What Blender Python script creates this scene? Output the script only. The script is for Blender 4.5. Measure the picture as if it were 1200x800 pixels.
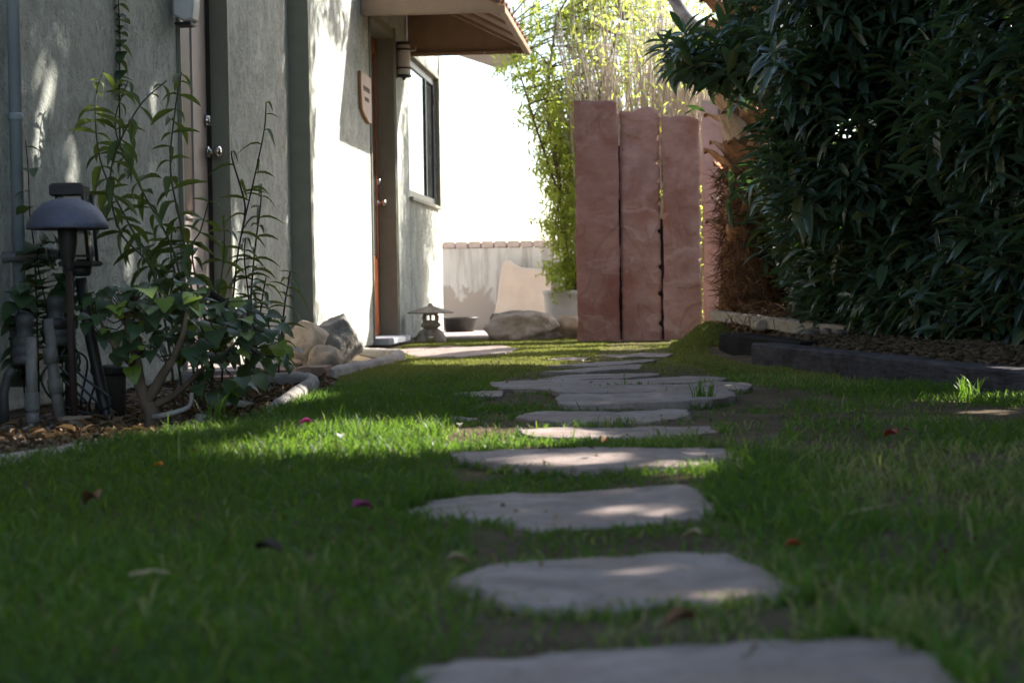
import bpy, bmesh, math, random
import numpy as np
from mathutils import Vector, Matrix, noise as mnoise

for o in list(bpy.data.objects): bpy.data.objects.remove(o)
sc = bpy.context.scene
C = sc.collection
rng = np.random.default_rng(7)
random.seed(7)
R = math.radians

# ------------------------------------------------------------------ camera
yaw, pit, rol = R(5.28), R(1.667), math.atan(.015)
fw = Vector((-math.sin(yaw)*math.cos(pit), math.cos(yaw)*math.cos(pit), -math.sin(pit)))
r0 = Vector((math.cos(yaw), math.sin(yaw), 0)); u0 = r0.cross(fw)
rv = r0*math.cos(rol)-u0*math.sin(rol); uv = u0*math.cos(rol)+r0*math.sin(rol)
CAM = Vector((0, 0, .36))
cd = bpy.data.cameras.new('camera'); cam = bpy.data.objects.new('camera', cd); C.objects.link(cam)
cam.matrix_world = Matrix(((rv.x, uv.x, -fw.x, CAM.x), (rv.y, uv.y, -fw.y, CAM.y), (rv.z, uv.z, -fw.z, CAM.z), (0, 0, 0, 1)))
cd.sensor_width = 36; cd.lens = 60; cd.clip_start = .05; cd.clip_end = 2000
cd.dof.use_dof = True; cd.dof.focus_distance = 6.6; cd.dof.aperture_fstop = 5.6
sc.camera = cam

# ------------------------------------------------------------------ sky and sun
SUN = Vector((.628, .518, .582)).normalized()          # towards the sun
w = bpy.data.worlds.new('World'); sc.world = w; w.use_nodes = True
nt = w.node_tree; bg = nt.nodes['Background']
sky = nt.nodes.new('ShaderNodeTexSky'); sky.sky_type = 'NISHITA'; sky.sun_disc = False
sky.sun_elevation = math.asin(SUN.z); sky.sun_rotation = math.atan2(SUN.x, SUN.y)
sky.air_density = 1.0; sky.dust_density = 1.8; sky.ozone_density = 1.0
nt.links.new(sky.outputs[0], bg.inputs[0]); bg.inputs[1].default_value = .14
sl = bpy.data.lights.new('sun', 'SUN'); sl.energy = 5.0; sl.angle = R(.53); sl.color = (1, .95, .87)
so = bpy.data.objects.new('sun', sl); C.objects.link(so); so.location = SUN*30
so.rotation_euler = (-SUN).to_track_quat('-Z', 'Y').to_euler()
sc.view_settings.view_transform = 'Standard'; sc.view_settings.look = 'None'
sc.view_settings.exposure = 1.6; sc.view_settings.gamma = 1
sc.render.engine = 'CYCLES'
try:
    sc.cycles.use_denoising = True; sc.cycles.denoiser = 'OPENIMAGEDENOISE'
    sc.cycles.max_bounces = 8; sc.cycles.transparent_max_bounces = 8; sc.cycles.sample_clamp_indirect = 6
except Exception: pass

# ------------------------------------------------------------------ helpers
def link(o, parent=None):
    C.objects.link(o)
    if parent is not None:
        o.parent = parent; o.matrix_parent_inverse = pinv(parent)
    return o
def pinv(p):
    m = Matrix.Identity(4); q = p
    while q is not None: m = q.matrix_parent_inverse @ q.matrix_basis @ m; q = q.parent
    return m.inverted()
def tag(o, label=None, cat=None, group=None, kind=None):
    if label: o['label'] = label
    if cat: o['category'] = cat
    if group: o['group'] = group
    if kind: o['kind'] = kind
    return o
def thing(name, loc, label, cat, group=None):
    o = bpy.data.objects.new(name, None); o.location = loc; o.empty_display_size = .1
    C.objects.link(o); return tag(o, label, cat, group)
def smooth(me): me.polygons.foreach_set('use_smooth', np.ones(len(me.polygons), bool))
def mesh(name, V, Fc, mat, parent=None, sm=False, recalc=True):
    me = bpy.data.meshes.new(name); me.from_pydata([tuple(v) for v in V], [], [tuple(f) for f in Fc])
    if recalc:
        b = bmesh.new(); b.from_mesh(me); bmesh.ops.recalc_face_normals(b, faces=b.faces); b.to_mesh(me); b.free()
    if sm: smooth(me)
    me.materials.append(mat); return link(bpy.data.objects.new(name, me), parent)
def fbm(name, bm, mat, parent=None, sm=False):
    me = bpy.data.meshes.new(name); bmesh.ops.recalc_face_normals(bm, faces=bm.faces); bm.to_mesh(me); bm.free()
    if sm: smooth(me)
    me.materials.append(mat); return link(bpy.data.objects.new(name, me), parent)
def fast(name, V, T, mat, parent=None, rnd=None, sm=True):
    V = np.asarray(V, np.float32); T = np.asarray(T, np.int32); me = bpy.data.meshes.new(name)
    me.vertices.add(len(V)); me.vertices.foreach_set('co', V.ravel())
    me.loops.add(T.size); me.loops.foreach_set('vertex_index', T.ravel())
    me.polygons.add(len(T)); me.polygons.foreach_set('loop_start', np.arange(0, T.size, 3, dtype=np.int32))
    if rnd is not None:
        a = me.attributes.new('rnd', 'FLOAT', 'POINT'); a.data.foreach_set('value', np.asarray(rnd, np.float32))
    me.update(calc_edges=True)
    if sm: smooth(me)
    me.materials.append(mat); return link(bpy.data.objects.new(name, me), parent)
def boxv(x0, x1, y0, y1, z0, z1):
    return [(x, y, z) for z in (z0, z1) for y in (y0, y1) for x in (x0, x1)]
BF = [(0, 2, 3, 1), (4, 5, 7, 6), (0, 1, 5, 4), (2, 6, 7, 3), (0, 4, 6, 2), (1, 3, 7, 5)]
def box(name, x0, x1, y0, y1, z0, z1, mat, parent=None, bev=.004):
    b = bmesh.new(); vs = [b.verts.new(v) for v in boxv(x0, x1, y0, y1, z0, z1)]
    for f in BF: b.faces.new([vs[i] for i in f])
    if bev: bmesh.ops.bevel(b, geom=b.edges[:], offset=bev, segments=2, affect='EDGES', clamp_overlap=True)
    return fbm(name, b, mat, parent)
def prism(name, pts, ax, a0, a1, mat, parent=None, bev=.003):
    """pts: 2D outline; ax: axis of extrusion; a0..a1"""
    def p3(p, a):
        return {'x': (a, p[0], p[1]), 'y': (p[0], a, p[1]), 'z': (p[0], p[1], a)}[ax]
    b = bmesh.new(); A = [b.verts.new(p3(p, a0)) for p in pts]; B = [b.verts.new(p3(p, a1)) for p in pts]
    b.faces.new(A); b.faces.new(B[::-1]); n = len(pts)
    for i in range(n): b.faces.new((A[i], B[i], B[(i+1) % n], A[(i+1) % n]))
    if bev:
        bmesh.ops.recalc_face_normals(b, faces=b.faces)
        bmesh.ops.bevel(b, geom=b.edges[:], offset=bev, segments=1, affect='EDGES', clamp_overlap=True)
    return fbm(name, b, mat, parent)
def catmull(P, n):
    P = [Vector(p) for p in P]; out = []
    for i in range(len(P)-1):
        a, b, c, d = P[max(i-1, 0)], P[i], P[i+1], P[min(i+2, len(P)-1)]
        for k in range(n):
            t = k/n
            out.append(.5*((2*b)+(c-a)*t+(2*a-5*b+4*c-d)*t*t+(3*b-a-3*c+d)*t**3))
    out.append(P[-1]); return out
def tubedata(P, rad, sides=8, cap=True):
    P = [Vector(p) for p in P]; n = len(P)
    if not hasattr(rad, '__len__'): rad = [rad]*n
    if len(rad) == 2: rad = [rad[0]+(rad[1]-rad[0])*i/max(1, n-1) for i in range(n)]
    V = []; Fc = []
    ref = Vector((0, 0, 1)) if abs((P[-1]-P[0]).normalized().z) < .9 else Vector((1, 0, 0))
    for i, p in enumerate(P):
        d = (P[min(i+1, n-1)]-P[max(i-1, 0)]).normalized(); s = d.cross(ref).normalized(); t = s.cross(d)
        for k in range(sides):
            a = 2*math.pi*k/sides; V.append(p+(s*math.cos(a)+t*math.sin(a))*rad[i])
    for i in range(n-1):
        for k in range(sides):
            a = i*sides+k; b = i*sides+(k+1) % sides; Fc.append((a, b, b+sides, a+sides))
    if cap:
        Fc.append(tuple(range(sides))[::-1]); Fc.append(tuple(range((n-1)*sides, n*sides)))
    return V, Fc
def tube(name, P, rad, mat, parent=None, sides=10, sm=True):
    V, Fc = tubedata(P, rad, sides); return mesh(name, V, Fc, mat, parent, sm)
def tubes(name, lst, mat, parent=None, sides=6):
    V = []; Fc = []
    for P, rad in lst:
        v, f = tubedata(P, rad, sides); o = len(V); V += v; Fc += [tuple(i+o for i in q) for q in f]
    return mesh(name, V, Fc, mat, parent, True, recalc=False)
def lathe(name, prof, loc, mat, parent=None, n=24, sm=True, sq=None, rot=0):
    """prof: (r,z) list; sq: None round, else polygon sides"""
    k = sq or n; V = []; Fc = []
    for r_, z in prof:
        for i in range(k):
            a = 2*math.pi*i/k+rot; V.append((loc[0]+r_*math.cos(a), loc[1]+r_*math.sin(a), loc[2]+z))
    m = len(prof)
    for j in range(m-1):
        for i in range(k):
            a = j*k+i; b = j*k+(i+1) % k; Fc.append((a, b, b+k, a+k))
    Fc.append(tuple(range(k))); Fc.append(tuple(range((m-1)*k, m*k)))
    return mesh(name, V, Fc, mat, parent, sm)
class Noise2:
    def __init__(s, seed, n=64): s.g = np.random.default_rng(seed).random((n, n)); s.n = n
    def __call__(s, x, y):
        x = np.asarray(x, float); y = np.asarray(y, float)
        xi = np.floor(x).astype(int); yi = np.floor(y).astype(int); fx = x-xi; fy = y-yi
        fx = fx*fx*(3-2*fx); fy = fy*fy*(3-2*fy); g = s.g; n = s.n
        a = g[xi % n, yi % n]; b = g[(xi+1) % n, yi % n]; c = g[xi % n, (yi+1) % n]; d = g[(xi+1) % n, (yi+1) % n]
        return (a*(1-fx)+b*fx)*(1-fy)+(c*(1-fx)+d*fx)*fy
n1, n2, n3 = Noise2(1), Noise2(2), Noise2(3)
def sstep(t): t = np.clip(t, 0, 1); return t*t*(3-2*t)
def inpoly(x, y, poly):
    ins = np.zeros(np.shape(x), bool); n = len(poly)
    for i in range(n):
        x1, y1 = poly[i]; x2, y2 = poly[(i+1) % n]
        c = ((y1 > y) != (y2 > y)); t = (x2-x1)*(y-y1)/((y2-y1) if y2 != y1 else 1e-9)+x1
        ins ^= c & (x < t)
    return ins

# ------------------------------------------------------------------ materials
def nodes(name):
    m = bpy.data.materials.new(name); m.use_nodes = True; t = m.node_tree
    return m, t, t.nodes['Principled BSDF'], t.nodes.new('ShaderNodeTexCoord')
def tex(t, tc, scale, detail=4, rough=.55, stretch=(1, 1, 1), kind='noise', dist=0, out='Object', loc=(0, 0, 0)):
    mp = t.nodes.new('ShaderNodeMapping'); mp.inputs['Scale'].default_value = stretch; mp.inputs['Location'].default_value = loc
    t.links.new(tc.outputs[out], mp.inputs[0])
    if kind == 'noise':
        n = t.nodes.new('ShaderNodeTexNoise'); n.inputs['Detail'].default_value = detail; n.inputs['Roughness'].default_value = rough
        n.inputs['Distortion'].default_value = dist
    elif kind == 'voro': n = t.nodes.new('ShaderNodeTexVoronoi')
    elif kind == 'wave':
        n = t.nodes.new('ShaderNodeTexWave'); n.inputs['Distortion'].default_value = dist; n.inputs['Detail'].default_value = detail
    n.inputs['Scale'].default_value = scale; t.links.new(mp.outputs[0], n.inputs['Vector'])
    return n.outputs[0]
def ramp(t, src, stops):
    r = t.nodes.new('ShaderNodeValToRGB'); e = r.color_ramp.elements
    while len(e) < len(stops): e.new(.5)
    for el, (p, c) in zip(e, stops): el.position = p; el.color = (*c, 1) if len(c) == 3 else c
    t.links.new(src, r.inputs[0]); return r.outputs[0]
def mix(t, a, b, f, blend='MIX'):
    m = t.nodes.new('ShaderNodeMix'); m.data_type = 'RGBA'; m.blend_type = blend
    for i, v in ((0, f), (6, a), (7, b)):
        if hasattr(v, 'links'): t.links.new(v, m.inputs[i])
        elif isinstance(v, (int, float)): m.inputs[i].default_value = v
        else: m.inputs[i].default_value = (*v, 1)
    return m.outputs[2]
def bump(t, b, src, strength, dist=.01, prev=None):
    n = t.nodes.new('ShaderNodeBump'); n.inputs['Strength'].default_value = strength; n.inputs['Distance'].default_value = dist
    t.links.new(src, n.inputs['Height'])
    if prev is not None: t.links.new(prev, n.inputs['Normal'])
    t.links.new(n.outputs[0], b.inputs['Normal']); return n.outputs[0]
BW = lambda a, b: [(a, (0, 0, 0)), (b, (1, 1, 1))]
def simple(name, c1, c2=None, scale=8, rough=.7, spec=.3, bs=60, bstr=.3, bd=.004, metal=0, stretch=(1, 1, 1), dirt=None, lo=.35, hi=.65):
    m, t, b, tc = nodes(name)
    c2 = c2 or tuple(v*.75 for v in c1)
    col = mix(t, c2, c1, ramp(t, tex(t, tc, scale, 5, .6, stretch), BW(lo, hi)))
    if dirt: col = mix(t, col, dirt, ramp(t, tex(t, tc, scale*.45, 6, .7, stretch, loc=(3, 1, 7)), BW(.52, .7)))
    t.links.new(col, b.inputs['Base Color']); b.inputs['Roughness'].default_value = rough
    b.inputs['Specular IOR Level'].default_value = spec; b.inputs['Metallic'].default_value = metal
    if bstr: bump(t, b, tex(t, tc, bs, 5, .6, stretch), bstr, bd)
    return m
def leafmat(name, dark, light, trans=.35, rough=.4, spec=.4, dry=None, tcol=None):
    m, t, b, tc = nodes(name)
    at = t.nodes.new('ShaderNodeAttribute'); at.attribute_name = 'rnd'
    ad = t.nodes.new('ShaderNodeMath'); ad.operation = 'ADD'; ad.inputs[1].default_value = 0
    t.links.new(at.outputs['Fac'], ad.inputs[0])
    st = [(.05, dark), (.9, light)] if dry is None else [(.05, dark), (.8, light), (.93, dry)]
    col = ramp(t, ad.outputs[0], st)
    t.links.new(col, b.inputs['Base Color']); b.inputs['Roughness'].default_value = rough; b.inputs['Specular IOR Level'].default_value = spec
    tr = t.nodes.new('ShaderNodeBsdfTranslucent')
    t.links.new(mix(t, col, tcol or (.5, .6, .08), .45), tr.inputs[0])
    ms = t.nodes.new('ShaderNodeMixShader'); ms.inputs[0].default_value = trans
    t.links.new(b.outputs[0], ms.inputs[1]); t.links.new(tr.outputs[0], ms.inputs[2])
    t.links.new(ms.outputs[0], t.nodes['Material Output'].inputs[0]); return m

def stucco():
    m, t, b, tc = nodes('stucco')
    a = tex(t, tc, 8, 7, .72, (1, .9, .7), dist=.5); f = tex(t, tc, 40, 7, .76, (1, 1, .85))
    patch = ramp(t, a, BW(.38, .62)); fine = ramp(t, f, BW(.35, .62))
    c = mix(t, (.52, .535, .475), (.715, .735, .67), patch); c = mix(t, c, (.25, .255, .225), mix(t, (0, 0, 0), (.7, .7, .7), ramp(t, f, [(.33, (1, 1, 1)), (.5, (0, 0, 0))])))
    t.links.new(c, b.inputs['Base Color']); b.inputs['Roughness'].default_value = .9; b.inputs['Specular IOR Level'].default_value = .15
    n = bump(t, b, fine, .8, .008); bump(t, b, patch, .7, .012, n); return m
def redstone(name='red_sandstone', tint=(1, 1, 1)):
    m, t, b, tc = nodes(name)
    a = tex(t, tc, 2.2, 5, .5, (1.0, 1, 1.5), dist=.35); g = tex(t, tc, 22, 10, .75, (1, 1, 1.4), dist=.2); k = tex(t, tc, 2.0, 8, .6, (1.1, 1, .9), dist=.3, loc=(5, 2, 9))
    m5 = tex(t, tc, 4.5, 10, .65, (1, 1, 1.8), dist=.25, loc=(1, 4, 2)); c = mix(t, (.345, .175, .148), (.53, .32, .28), ramp(t, m5, BW(.33, .67))); c = mix(t, c, (.26, .12, .1), mix(t, (0, 0, 0), (.5, .5, .5), ramp(t, g, [(.3, (1, 1, 1)), (.46, (0, 0, 0))])))
    c = mix(t, c, (.31, .125, .09), mix(t, (0, 0, 0), (.7, .7, .7), ramp(t, k, BW(.55, .63))))
    c = mix(t, c, (.62, .44, .40), ramp(t, a, [(.56, (0, 0, 0)), (.575, (.45, .45, .45)), (.64, (0, 0, 0))]))
    c = mix(t, c, (.40, .27, .265), ramp(t, a, [(.25, (.6, .6, .6)), (.43, (0, 0, 0))]))
    c = mix(t, c, tint, 1.0, 'MULTIPLY')
    t.links.new(c, b.inputs['Base Color']); b.inputs['Roughness'].default_value = .85; b.inputs['Specular IOR Level'].default_value = .2
    n = bump(t, b, ramp(t, a, [(.3, (0, 0, 0)), (.45, (.5, .5, .5)), (.46, (.7, .7, .7)), (.6, (1, 1, 1))]), .5, .014); bump(t, b, g, .7, .01, n); return m
def flagmat():
    m, t, b, tc = nodes('flagstone')
    a = tex(t, tc, 6, 7, .65, dist=.7); g = tex(t, tc, 40, 6, .7); l = tex(t, tc, 3, 5, .6, (1, 1, 1), dist=1.5, loc=(2, 8, 1))
    c = mix(t, (.215, .165, .145), (.37, .295, .262), ramp(t, a, BW(.36, .64)))
    c = mix(t, c, (.28, .205, .17), ramp(t, l, BW(.48, .62))); c = mix(t, c, (.15, .12, .1), mix(t, (0, 0, 0), (.75, .75, .75), ramp(t, g, [(.3, (1, 1, 1)), (.48, (0, 0, 0))])))
    t.links.new(c, b.inputs['Base Color']); b.inputs['Roughness'].default_value = .75; b.inputs['Specular IOR Level'].default_value = .25
    n = bump(t, b, a, .7, .014); bump(t, b, g, .6, .006, n); return m
def soilmat():
    m, t, b, tc = nodes('soil')
    a = tex(t, tc, 3.5, 6, .65); g = tex(t, tc, 45, 6, .75); v = tex(t, tc, 75, kind='voro')
    c = mix(t, (.085, .06, .036), (.155, .115, .075), ramp(t, a, BW(.35, .65))); c = mix(t, c, (.27, .215, .15), ramp(t, g, BW(.58, .72)))
    c = mix(t, c, (.03, .025, .018), ramp(t, g, [(.25, (1, 1, 1)), (.42, (0, 0, 0))]))
    t.links.new(c, b.inputs['Base Color']); b.inputs['Roughness'].default_value = .95; b.inputs['Specular IOR Level'].default_value = .1
    n = bump(t, b, g, .9, .012); bump(t, b, v, .5, .006, n); return m
def oldwall():
    m, t, b, tc = nodes('weathered_white_paint')
    s = tex(t, tc, 7, 6, .65, (1, 1, .13)); p = tex(t, tc, 3.2, 7, .6, (1, 1, .9), dist=.8); g = tex(t, tc, 40, 5, .6)
    sx = t.nodes.new('ShaderNodeSeparateXYZ'); t.links.new(tc.outputs['Object'], sx.inputs[0])
    ma = t.nodes.new('ShaderNodeMath'); ma.operation = 'MULTIPLY_ADD'; ma.inputs[1].default_value = -1.1; ma.inputs[2].default_value = .46
    t.links.new(sx.outputs[2], ma.inputs[0]); ad = t.nodes.new('ShaderNodeMath'); ad.operation = 'ADD'; t.links.new(ma.outputs[0], ad.inputs[0]); t.links.new(p, ad.inputs[1])
    c = mix(t, (.70, .66, .65), (.36, .32, .30), ramp(t, s, BW(.46, .66)))
    c = mix(t, c, (.47, .40, .37), ramp(t, ad.outputs[0], BW(.57, .60)))
    t.links.new(c, b.inputs['Base Color']); b.inputs['Roughness'].default_value = .9
    bump(t, b, g, .3, .005); return m
def timbermat(name, c1, c2):
    m, t, b, tc = nodes(name)
    g = tex(t, tc, 10, 8, .7, (1, .08, 1.2) if False else (1, 1, 6), dist=.3); h = tex(t, tc, 5, 5, .6)
    b.inputs['Specular IOR Level'].default_value = .08
    c = mix(t, c1, c2, ramp(t, g, BW(.35, .7))); c = mix(t, c, tuple(v*.4 for v in c1), ramp(t, h, BW(.5, .75)))
    t.links.new(c, b.inputs['Base Color']); b.inputs['Roughness'].default_value = .85; bump(t, b, g, .7, .008); return m
def glassmat(name, col, rough=.03, spec=.8):
    m, t, b, tc = nodes(name); b.inputs['Base Color'].default_value = (*col, 1); b.inputs['Roughness'].default_value = rough
    b.inputs['Specular IOR Level'].default_value = spec; b.inputs['Coat Weight'].default_value = .6; b.inputs['Coat Roughness'].default_value = .02
    bump(t, b, tex(t, tc, 3, 2), .02, .01); return m

MS = stucco(); MRED = redstone(); MFLAG = flagmat(); MSOIL = soilmat(); MWALL = oldwall()
MTRIM = simple('olive_trim_paint', (.27, .265, .205), (.235, .23, .175), 12, .55, .35, 80, .15)
MBROWN = simple('brown_awning_paint', (.33, .215, .135), (.28, .185, .115), 9, .5, .35, 60, .12)
MDOOR = simple('red_brown_door_wood', (.30, .085, .03), (.17, .045, .018), 14, .3, .5, 40, .2, .003, stretch=(1, 3, .25))
MPINK = simple('pale_door_paint', (.46, .39, .36), (.40, .33, .30), 6, .5, .35, 60, .1)
MBLK = simple('black_metal', (.02, .02, .022), (.035, .03, .026), 25, .45, .4, 90, .25)
MSTEEL = simple('satin_nickel', (.62, .6, .56), (.5, .48, .45), 20, .22, .5, 80, .05, metal=1)
MPVC = simple('white_pvc', (.24, .23, .21), (.15, .14, .125), 18, .45, .4, 60, .1, dirt=(.2, .17, .13))
MGREYP = simple('grey_plastic', (.09, .088, .085), (.06, .058, .055), 18, .5, .4, 60, .2, dirt=(.09, .075, .06))
MGALV = simple('galvanised_pipe', (.2, .2, .2), (.12, .12, .125), 15, .5, .4, 70, .3, metal=.3)
MBLUE = simple('blue_grey_paint', (.33, .37, .38), (.27, .31, .33), 10, .5, .35, 70, .15)
MCONC = simple('concrete', (.42, .39, .36), (.3, .275, .25), 9, .9, .15, 80, .5, dirt=(.2, .18, .16))
MCURB = simple('pale_concrete', (.4, .36, .33), (.27, .24, .22), 10, .9, .15, 90, .5, dirt=(.2, .17, .15))
MLANT = simple('lantern_stone', (.44, .385, .32), (.32, .28, .23), 22, .95, .1, 120, .7, dirt=(.14, .125, .1))
MTAN = simple('tan_rock', (.58, .46, .35), (.42, .32, .235), 9, .9, .15, 35, .8, .012, dirt=(.2, .16, .13))
MGREYR = simple('grey_rock', (.4, .37, .325), (.24, .22, .195), 10, .9, .15, 40, .9, .012, dirt=(.4, .37, .32))
MSALM = simple('salmon_flagstone', (.7, .57, .49), (.62, .49, .42), 5, .85, .2, 30, .4, .006)
MPATIO = simple('patio_concrete', (.5, .42, .38), (.42, .35, .32), 4, .9, .15, 60, .3)
MWHITE = simple('white_glaze', (.72, .71, .7), (.62, .6, .58), 8, .5, .4, 60, .1)
MLAMP = simple('lamp_diffuser', (.62, .56, .52), (.55, .49, .45), 10, .4, .4, 60, .05)
MTILE = simple('clay_tile', (.2, .1, .07), (.12, .07, .055), 12, .9, .15, 60, .5)
MCOPE = simple('pink_brick', (.66, .54, .51), (.56, .45, .42), 14, .9, .15, 70, .5)
MPLAQ = simple('plaque_face', (.62, .44, .36), (.52, .36, .28), 14, .5, .3, 60, .15)
MPLAQE = simple('plaque_edge', (.4, .2, .08), (.3, .14, .05), 14, .6, .3, 60, .15)
MINK = simple('dark_lettering', (.09, .06, .05), None, 30, .7, .2, 60, 0)
MSHADE = simple('blue_lamp_shade', (.12, .135, .2), (.085, .09, .13), 14, .5, .4, 110, .4, dirt=(.2, .19, .2))
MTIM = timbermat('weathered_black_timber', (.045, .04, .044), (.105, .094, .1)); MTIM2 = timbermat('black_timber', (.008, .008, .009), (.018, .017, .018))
MBOARD = simple('grey_beige_board', (.37, .32, .26), (.28, .24, .195), 12, .9, .15, 60, .5, stretch=(1, 1, 3))
MGLASS = glassmat('window_glass', (.05, .055, .06)); MFRAME = simple('dark_window_frame', (.03, .032, .04), None, 20, .4, .4, 60, .05)
MBARK = simple('grey_brown_bark', (.2, .15, .11), (.11, .08, .055), 22, .9, .1, 60, .8, stretch=(1, 1, .3))
MLIMB = simple('pale_limb_bark', (.42, .39, .37), (.27, .24, .23), 9, .85, .15, 40, .5, dirt=(.1, .09, .08))
MSTEM = simple('green_stem', (.09, .085, .04), (.06, .055, .03), 20, .6, .3, 60, .2)
MDSTEM = simple('dark_stem', (.05, .035, .028), (.03, .025, .018), 20, .7, .2, 60, .2)
MCANE = simple('pale_dry_cane', (.62, .53, .43), (.45, .37, .29), 14, .9, .1, 60, .2, stretch=(1, 1, .2))
def bootmat():
    m, t, b, tc = nodes('palm_boot'); oi = t.nodes.new('ShaderNodeObjectInfo')
    c = ramp(t, oi.outputs['Random'], [(0, (.52, .25, .12)), (.4, (.5, .31, .19)), (.75, (.55, .42, .33)), (1, (.36, .17, .09))]); g = tex(t, tc, 12, 7, .7, (1, 1, .2))
    c = mix(t, c, (.2, .1, .06), ramp(t, g, BW(.5, .72))); t.links.new(c, b.inputs['Base Color']); b.inputs['Roughness'].default_value = .85; b.inputs['Specular IOR Level'].default_value = .15; bump(t, b, g, .8, .01); return m
MBOOT = bootmat()
MFIB = simple('palm_fibre', (.2, .105, .055), (.11, .055, .03), 30, .9, .1, 60, .2)
MGRASS = leafmat('grass_blade', (.011, .037, .006), (.07, .15, .02), .48, .45, .3, dry=(.3, .25, .11), tcol=(.38, .66, .06))
MTURF = leafmat('mossy_turf', (.075, .085, .022), (.25, .275, .075), .38, .6, .2, dry=(.3, .24, .11), tcol=(.5, .55, .08))
MOLE = leafmat('oleander_leaf', (.028, .052, .037), (.08, .128, .076), .2, .3, .6, dry=(.12, .11, .04), tcol=(.2, .4, .03))
MBUSH = leafmat('bright_bush_leaf', (.13, .21, .03), (.28, .36, .07), .7, .5, .3, dry=(.35, .32, .05), tcol=(.95, 1.0, .2))
MMAN = leafmat('climber_leaf', (.028, .056, .018), (.07, .115, .038), .3, .4, .4, dry=(.22, .27, .04))
MHIB = leafmat('shrub_leaf', (.018, .04, .016), (.05, .1, .04), .22, .42, .4, dry=(.16, .24, .03))
MTREE = leafmat('tree_leaf', (.03, .055, .015), (.07, .12, .03), .3, .5, .3)
MLITTER = simple('dead_leaf', (.22, .12, .06), (.12, .06, .03), 20, .9, .1, 60, .3)
MSTRAW = simple('dry_straw', (.42, .34, .2), (.3, .23, .13), 20, .9, .1, 60, .2)
MPEB = simple('river_pebble', (.2, .16, .13), (.13, .1, .085), 12, .7, .3, 60, .3)
MMAG = leafmat('magenta_petal', (.26, .02, .12), (.3, .035, .16), .2, .6, .2, tcol=(.8, .1, .5))
MORG = leafmat('orange_petal', (.7, .25, .02), (.7, .3, .03), .3, .6, .2, tcol=(.9, .4, .05))
MWPET = leafmat('white_petal', (.7, .68, .6), (.75, .72, .65), .3, .6, .2, tcol=(.8, .8, .7))
MRPET = leafmat('red_petal', (.35, .05, .03), (.4, .07, .04), .3, .6, .2, tcol=(.7, .1, .05))

# ------------------------------------------------------------------ terrain
TY = [-2, 3, 5.7, 8.05, 9.8, 10.6, 11.2, 30]; TX = [2.7, 2.05, 1.17, .42, .27, .30, .5, .6]
BY = [-2, 3.0, 3.5, 4.6, 5.3, 6.5, 7.4, 8.4, 9.3, 10.5, 13, 40]; BX = [-1.75, -1.55, -1.43, -1.23, -1.22, -1.28, -1.45, -1.38, -1.48, -1.72, -1.87, -1.87]
timx = lambda y: np.interp(y, TY, TX)
bedx = lambda y: np.interp(y, BY, BX)
def gz(x, y):
    x = np.asarray(x, float); y = np.asarray(y, float)
    z = .022*(n1(x*1.3+9, y*1.3+4)-.5)+.012*(n2(x*4+3, y*4)-.5)
    z = z*np.clip(1-(np.hypot(x, y-7)-8)/4, 0, 1)
    z = z+.165*np.exp(-((x-.24)/.17)**2-((y-10.1)/.36)**2)
    z = z+.11*sstep((x-timx(y))/.3)*(y < 25)*(y > -5)
    return z
def gzf(x, y): return float(gz(x, y))
def axis(lo, hi, st, outer): return np.array([-v for v in outer[::-1]]+list(np.arange(lo, hi+1e-6, st))+list(outer))
xs = np.array([-300, -100, -40, -15, -7, -4]+list(np.arange(-2.6, 3.01, .07))+[4, 7, 15, 40, 100, 300])
ys = np.array([-200, -60, -20, -6, -2, 0]+list(np.arange(.6, 14.01, .07))+[15, 17, 20, 30, 60, 150, 400])
XX, YY = np.meshgrid(xs, ys); nx, ny = len(xs), len(ys)
V = np.stack([XX, YY, gz(XX, YY)], -1).reshape(-1, 3)
i = np.arange((ny-1)*(nx-1)); a = (i//(nx-1))*nx+i % (nx-1)
T = np.concatenate([np.stack([a, a+1, a+nx+1], 1), np.stack([a, a+nx+1, a+nx], 1)])
tag(fast('ground', V, T, MSOIL), kind='structure')
# patio behind the lawn
tag(box('patio', -6, 2.5, 12.85, 15.55, -.1, .022, MPATIO, bev=.01), kind='structure')

# ------------------------------------------------------------------ foliage tools
def inst(tv, tt, mats, rnd):
    """tv (nv,3), tt (nt,3), mats (N,4,4)"""
    N = len(mats); nv = len(tv)
    V = np.einsum('nij,vj->nvi', mats[:, :3, :3], tv)+mats[:, None, :3, 3]
    T = tt[None]+(np.arange(N)*nv)[:, None, None]
    return V.reshape(-1, 3), T.reshape(-1, 3), np.repeat(rnd, nv)
def leaf_tmpl(rows, droop, fold=.12, side=None):
    """rows: (t,halfwidth); unit length along y; returns verts, tris"""
    V = []; T = []; n = len(rows)
    for t_, h in rows:
        z = -droop*t_*t_; y = t_*(1-.25*droop*t_)
        V += [(-h, y, z+fold*h), (0, y, z), (h, y, z+fold*h)]
    for j in range(n-1):
        a = j*3; b = a+3
        for k in (0, 1):
            if rows[j+1][1] < 1e-4 and j == n-2: T.append((a+k, a+k+1, b+1))
            else: T += [(a+k, a+k+1, b+k+1), (a+k, b+k+1, b+k)]
    return np.array(V, float), np.array(T, int)
def mats_from(pos, d, up, length, width):
    d = d/np.linalg.norm(d, axis=1, keepdims=True)
    s = np.cross(d, up); s /= np.linalg.norm(s, axis=1, keepdims=True)+1e-9
    n = np.cross(s, d); M = np.zeros((len(pos), 4, 4)); M[:, 3, 3] = 1
    M[:, :3, 0] = s*width[:, None]; M[:, :3, 1] = d*length[:, None]; M[:, :3, 2] = n*length[:, None]; M[:, :3, 3] = pos
    return M
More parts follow.
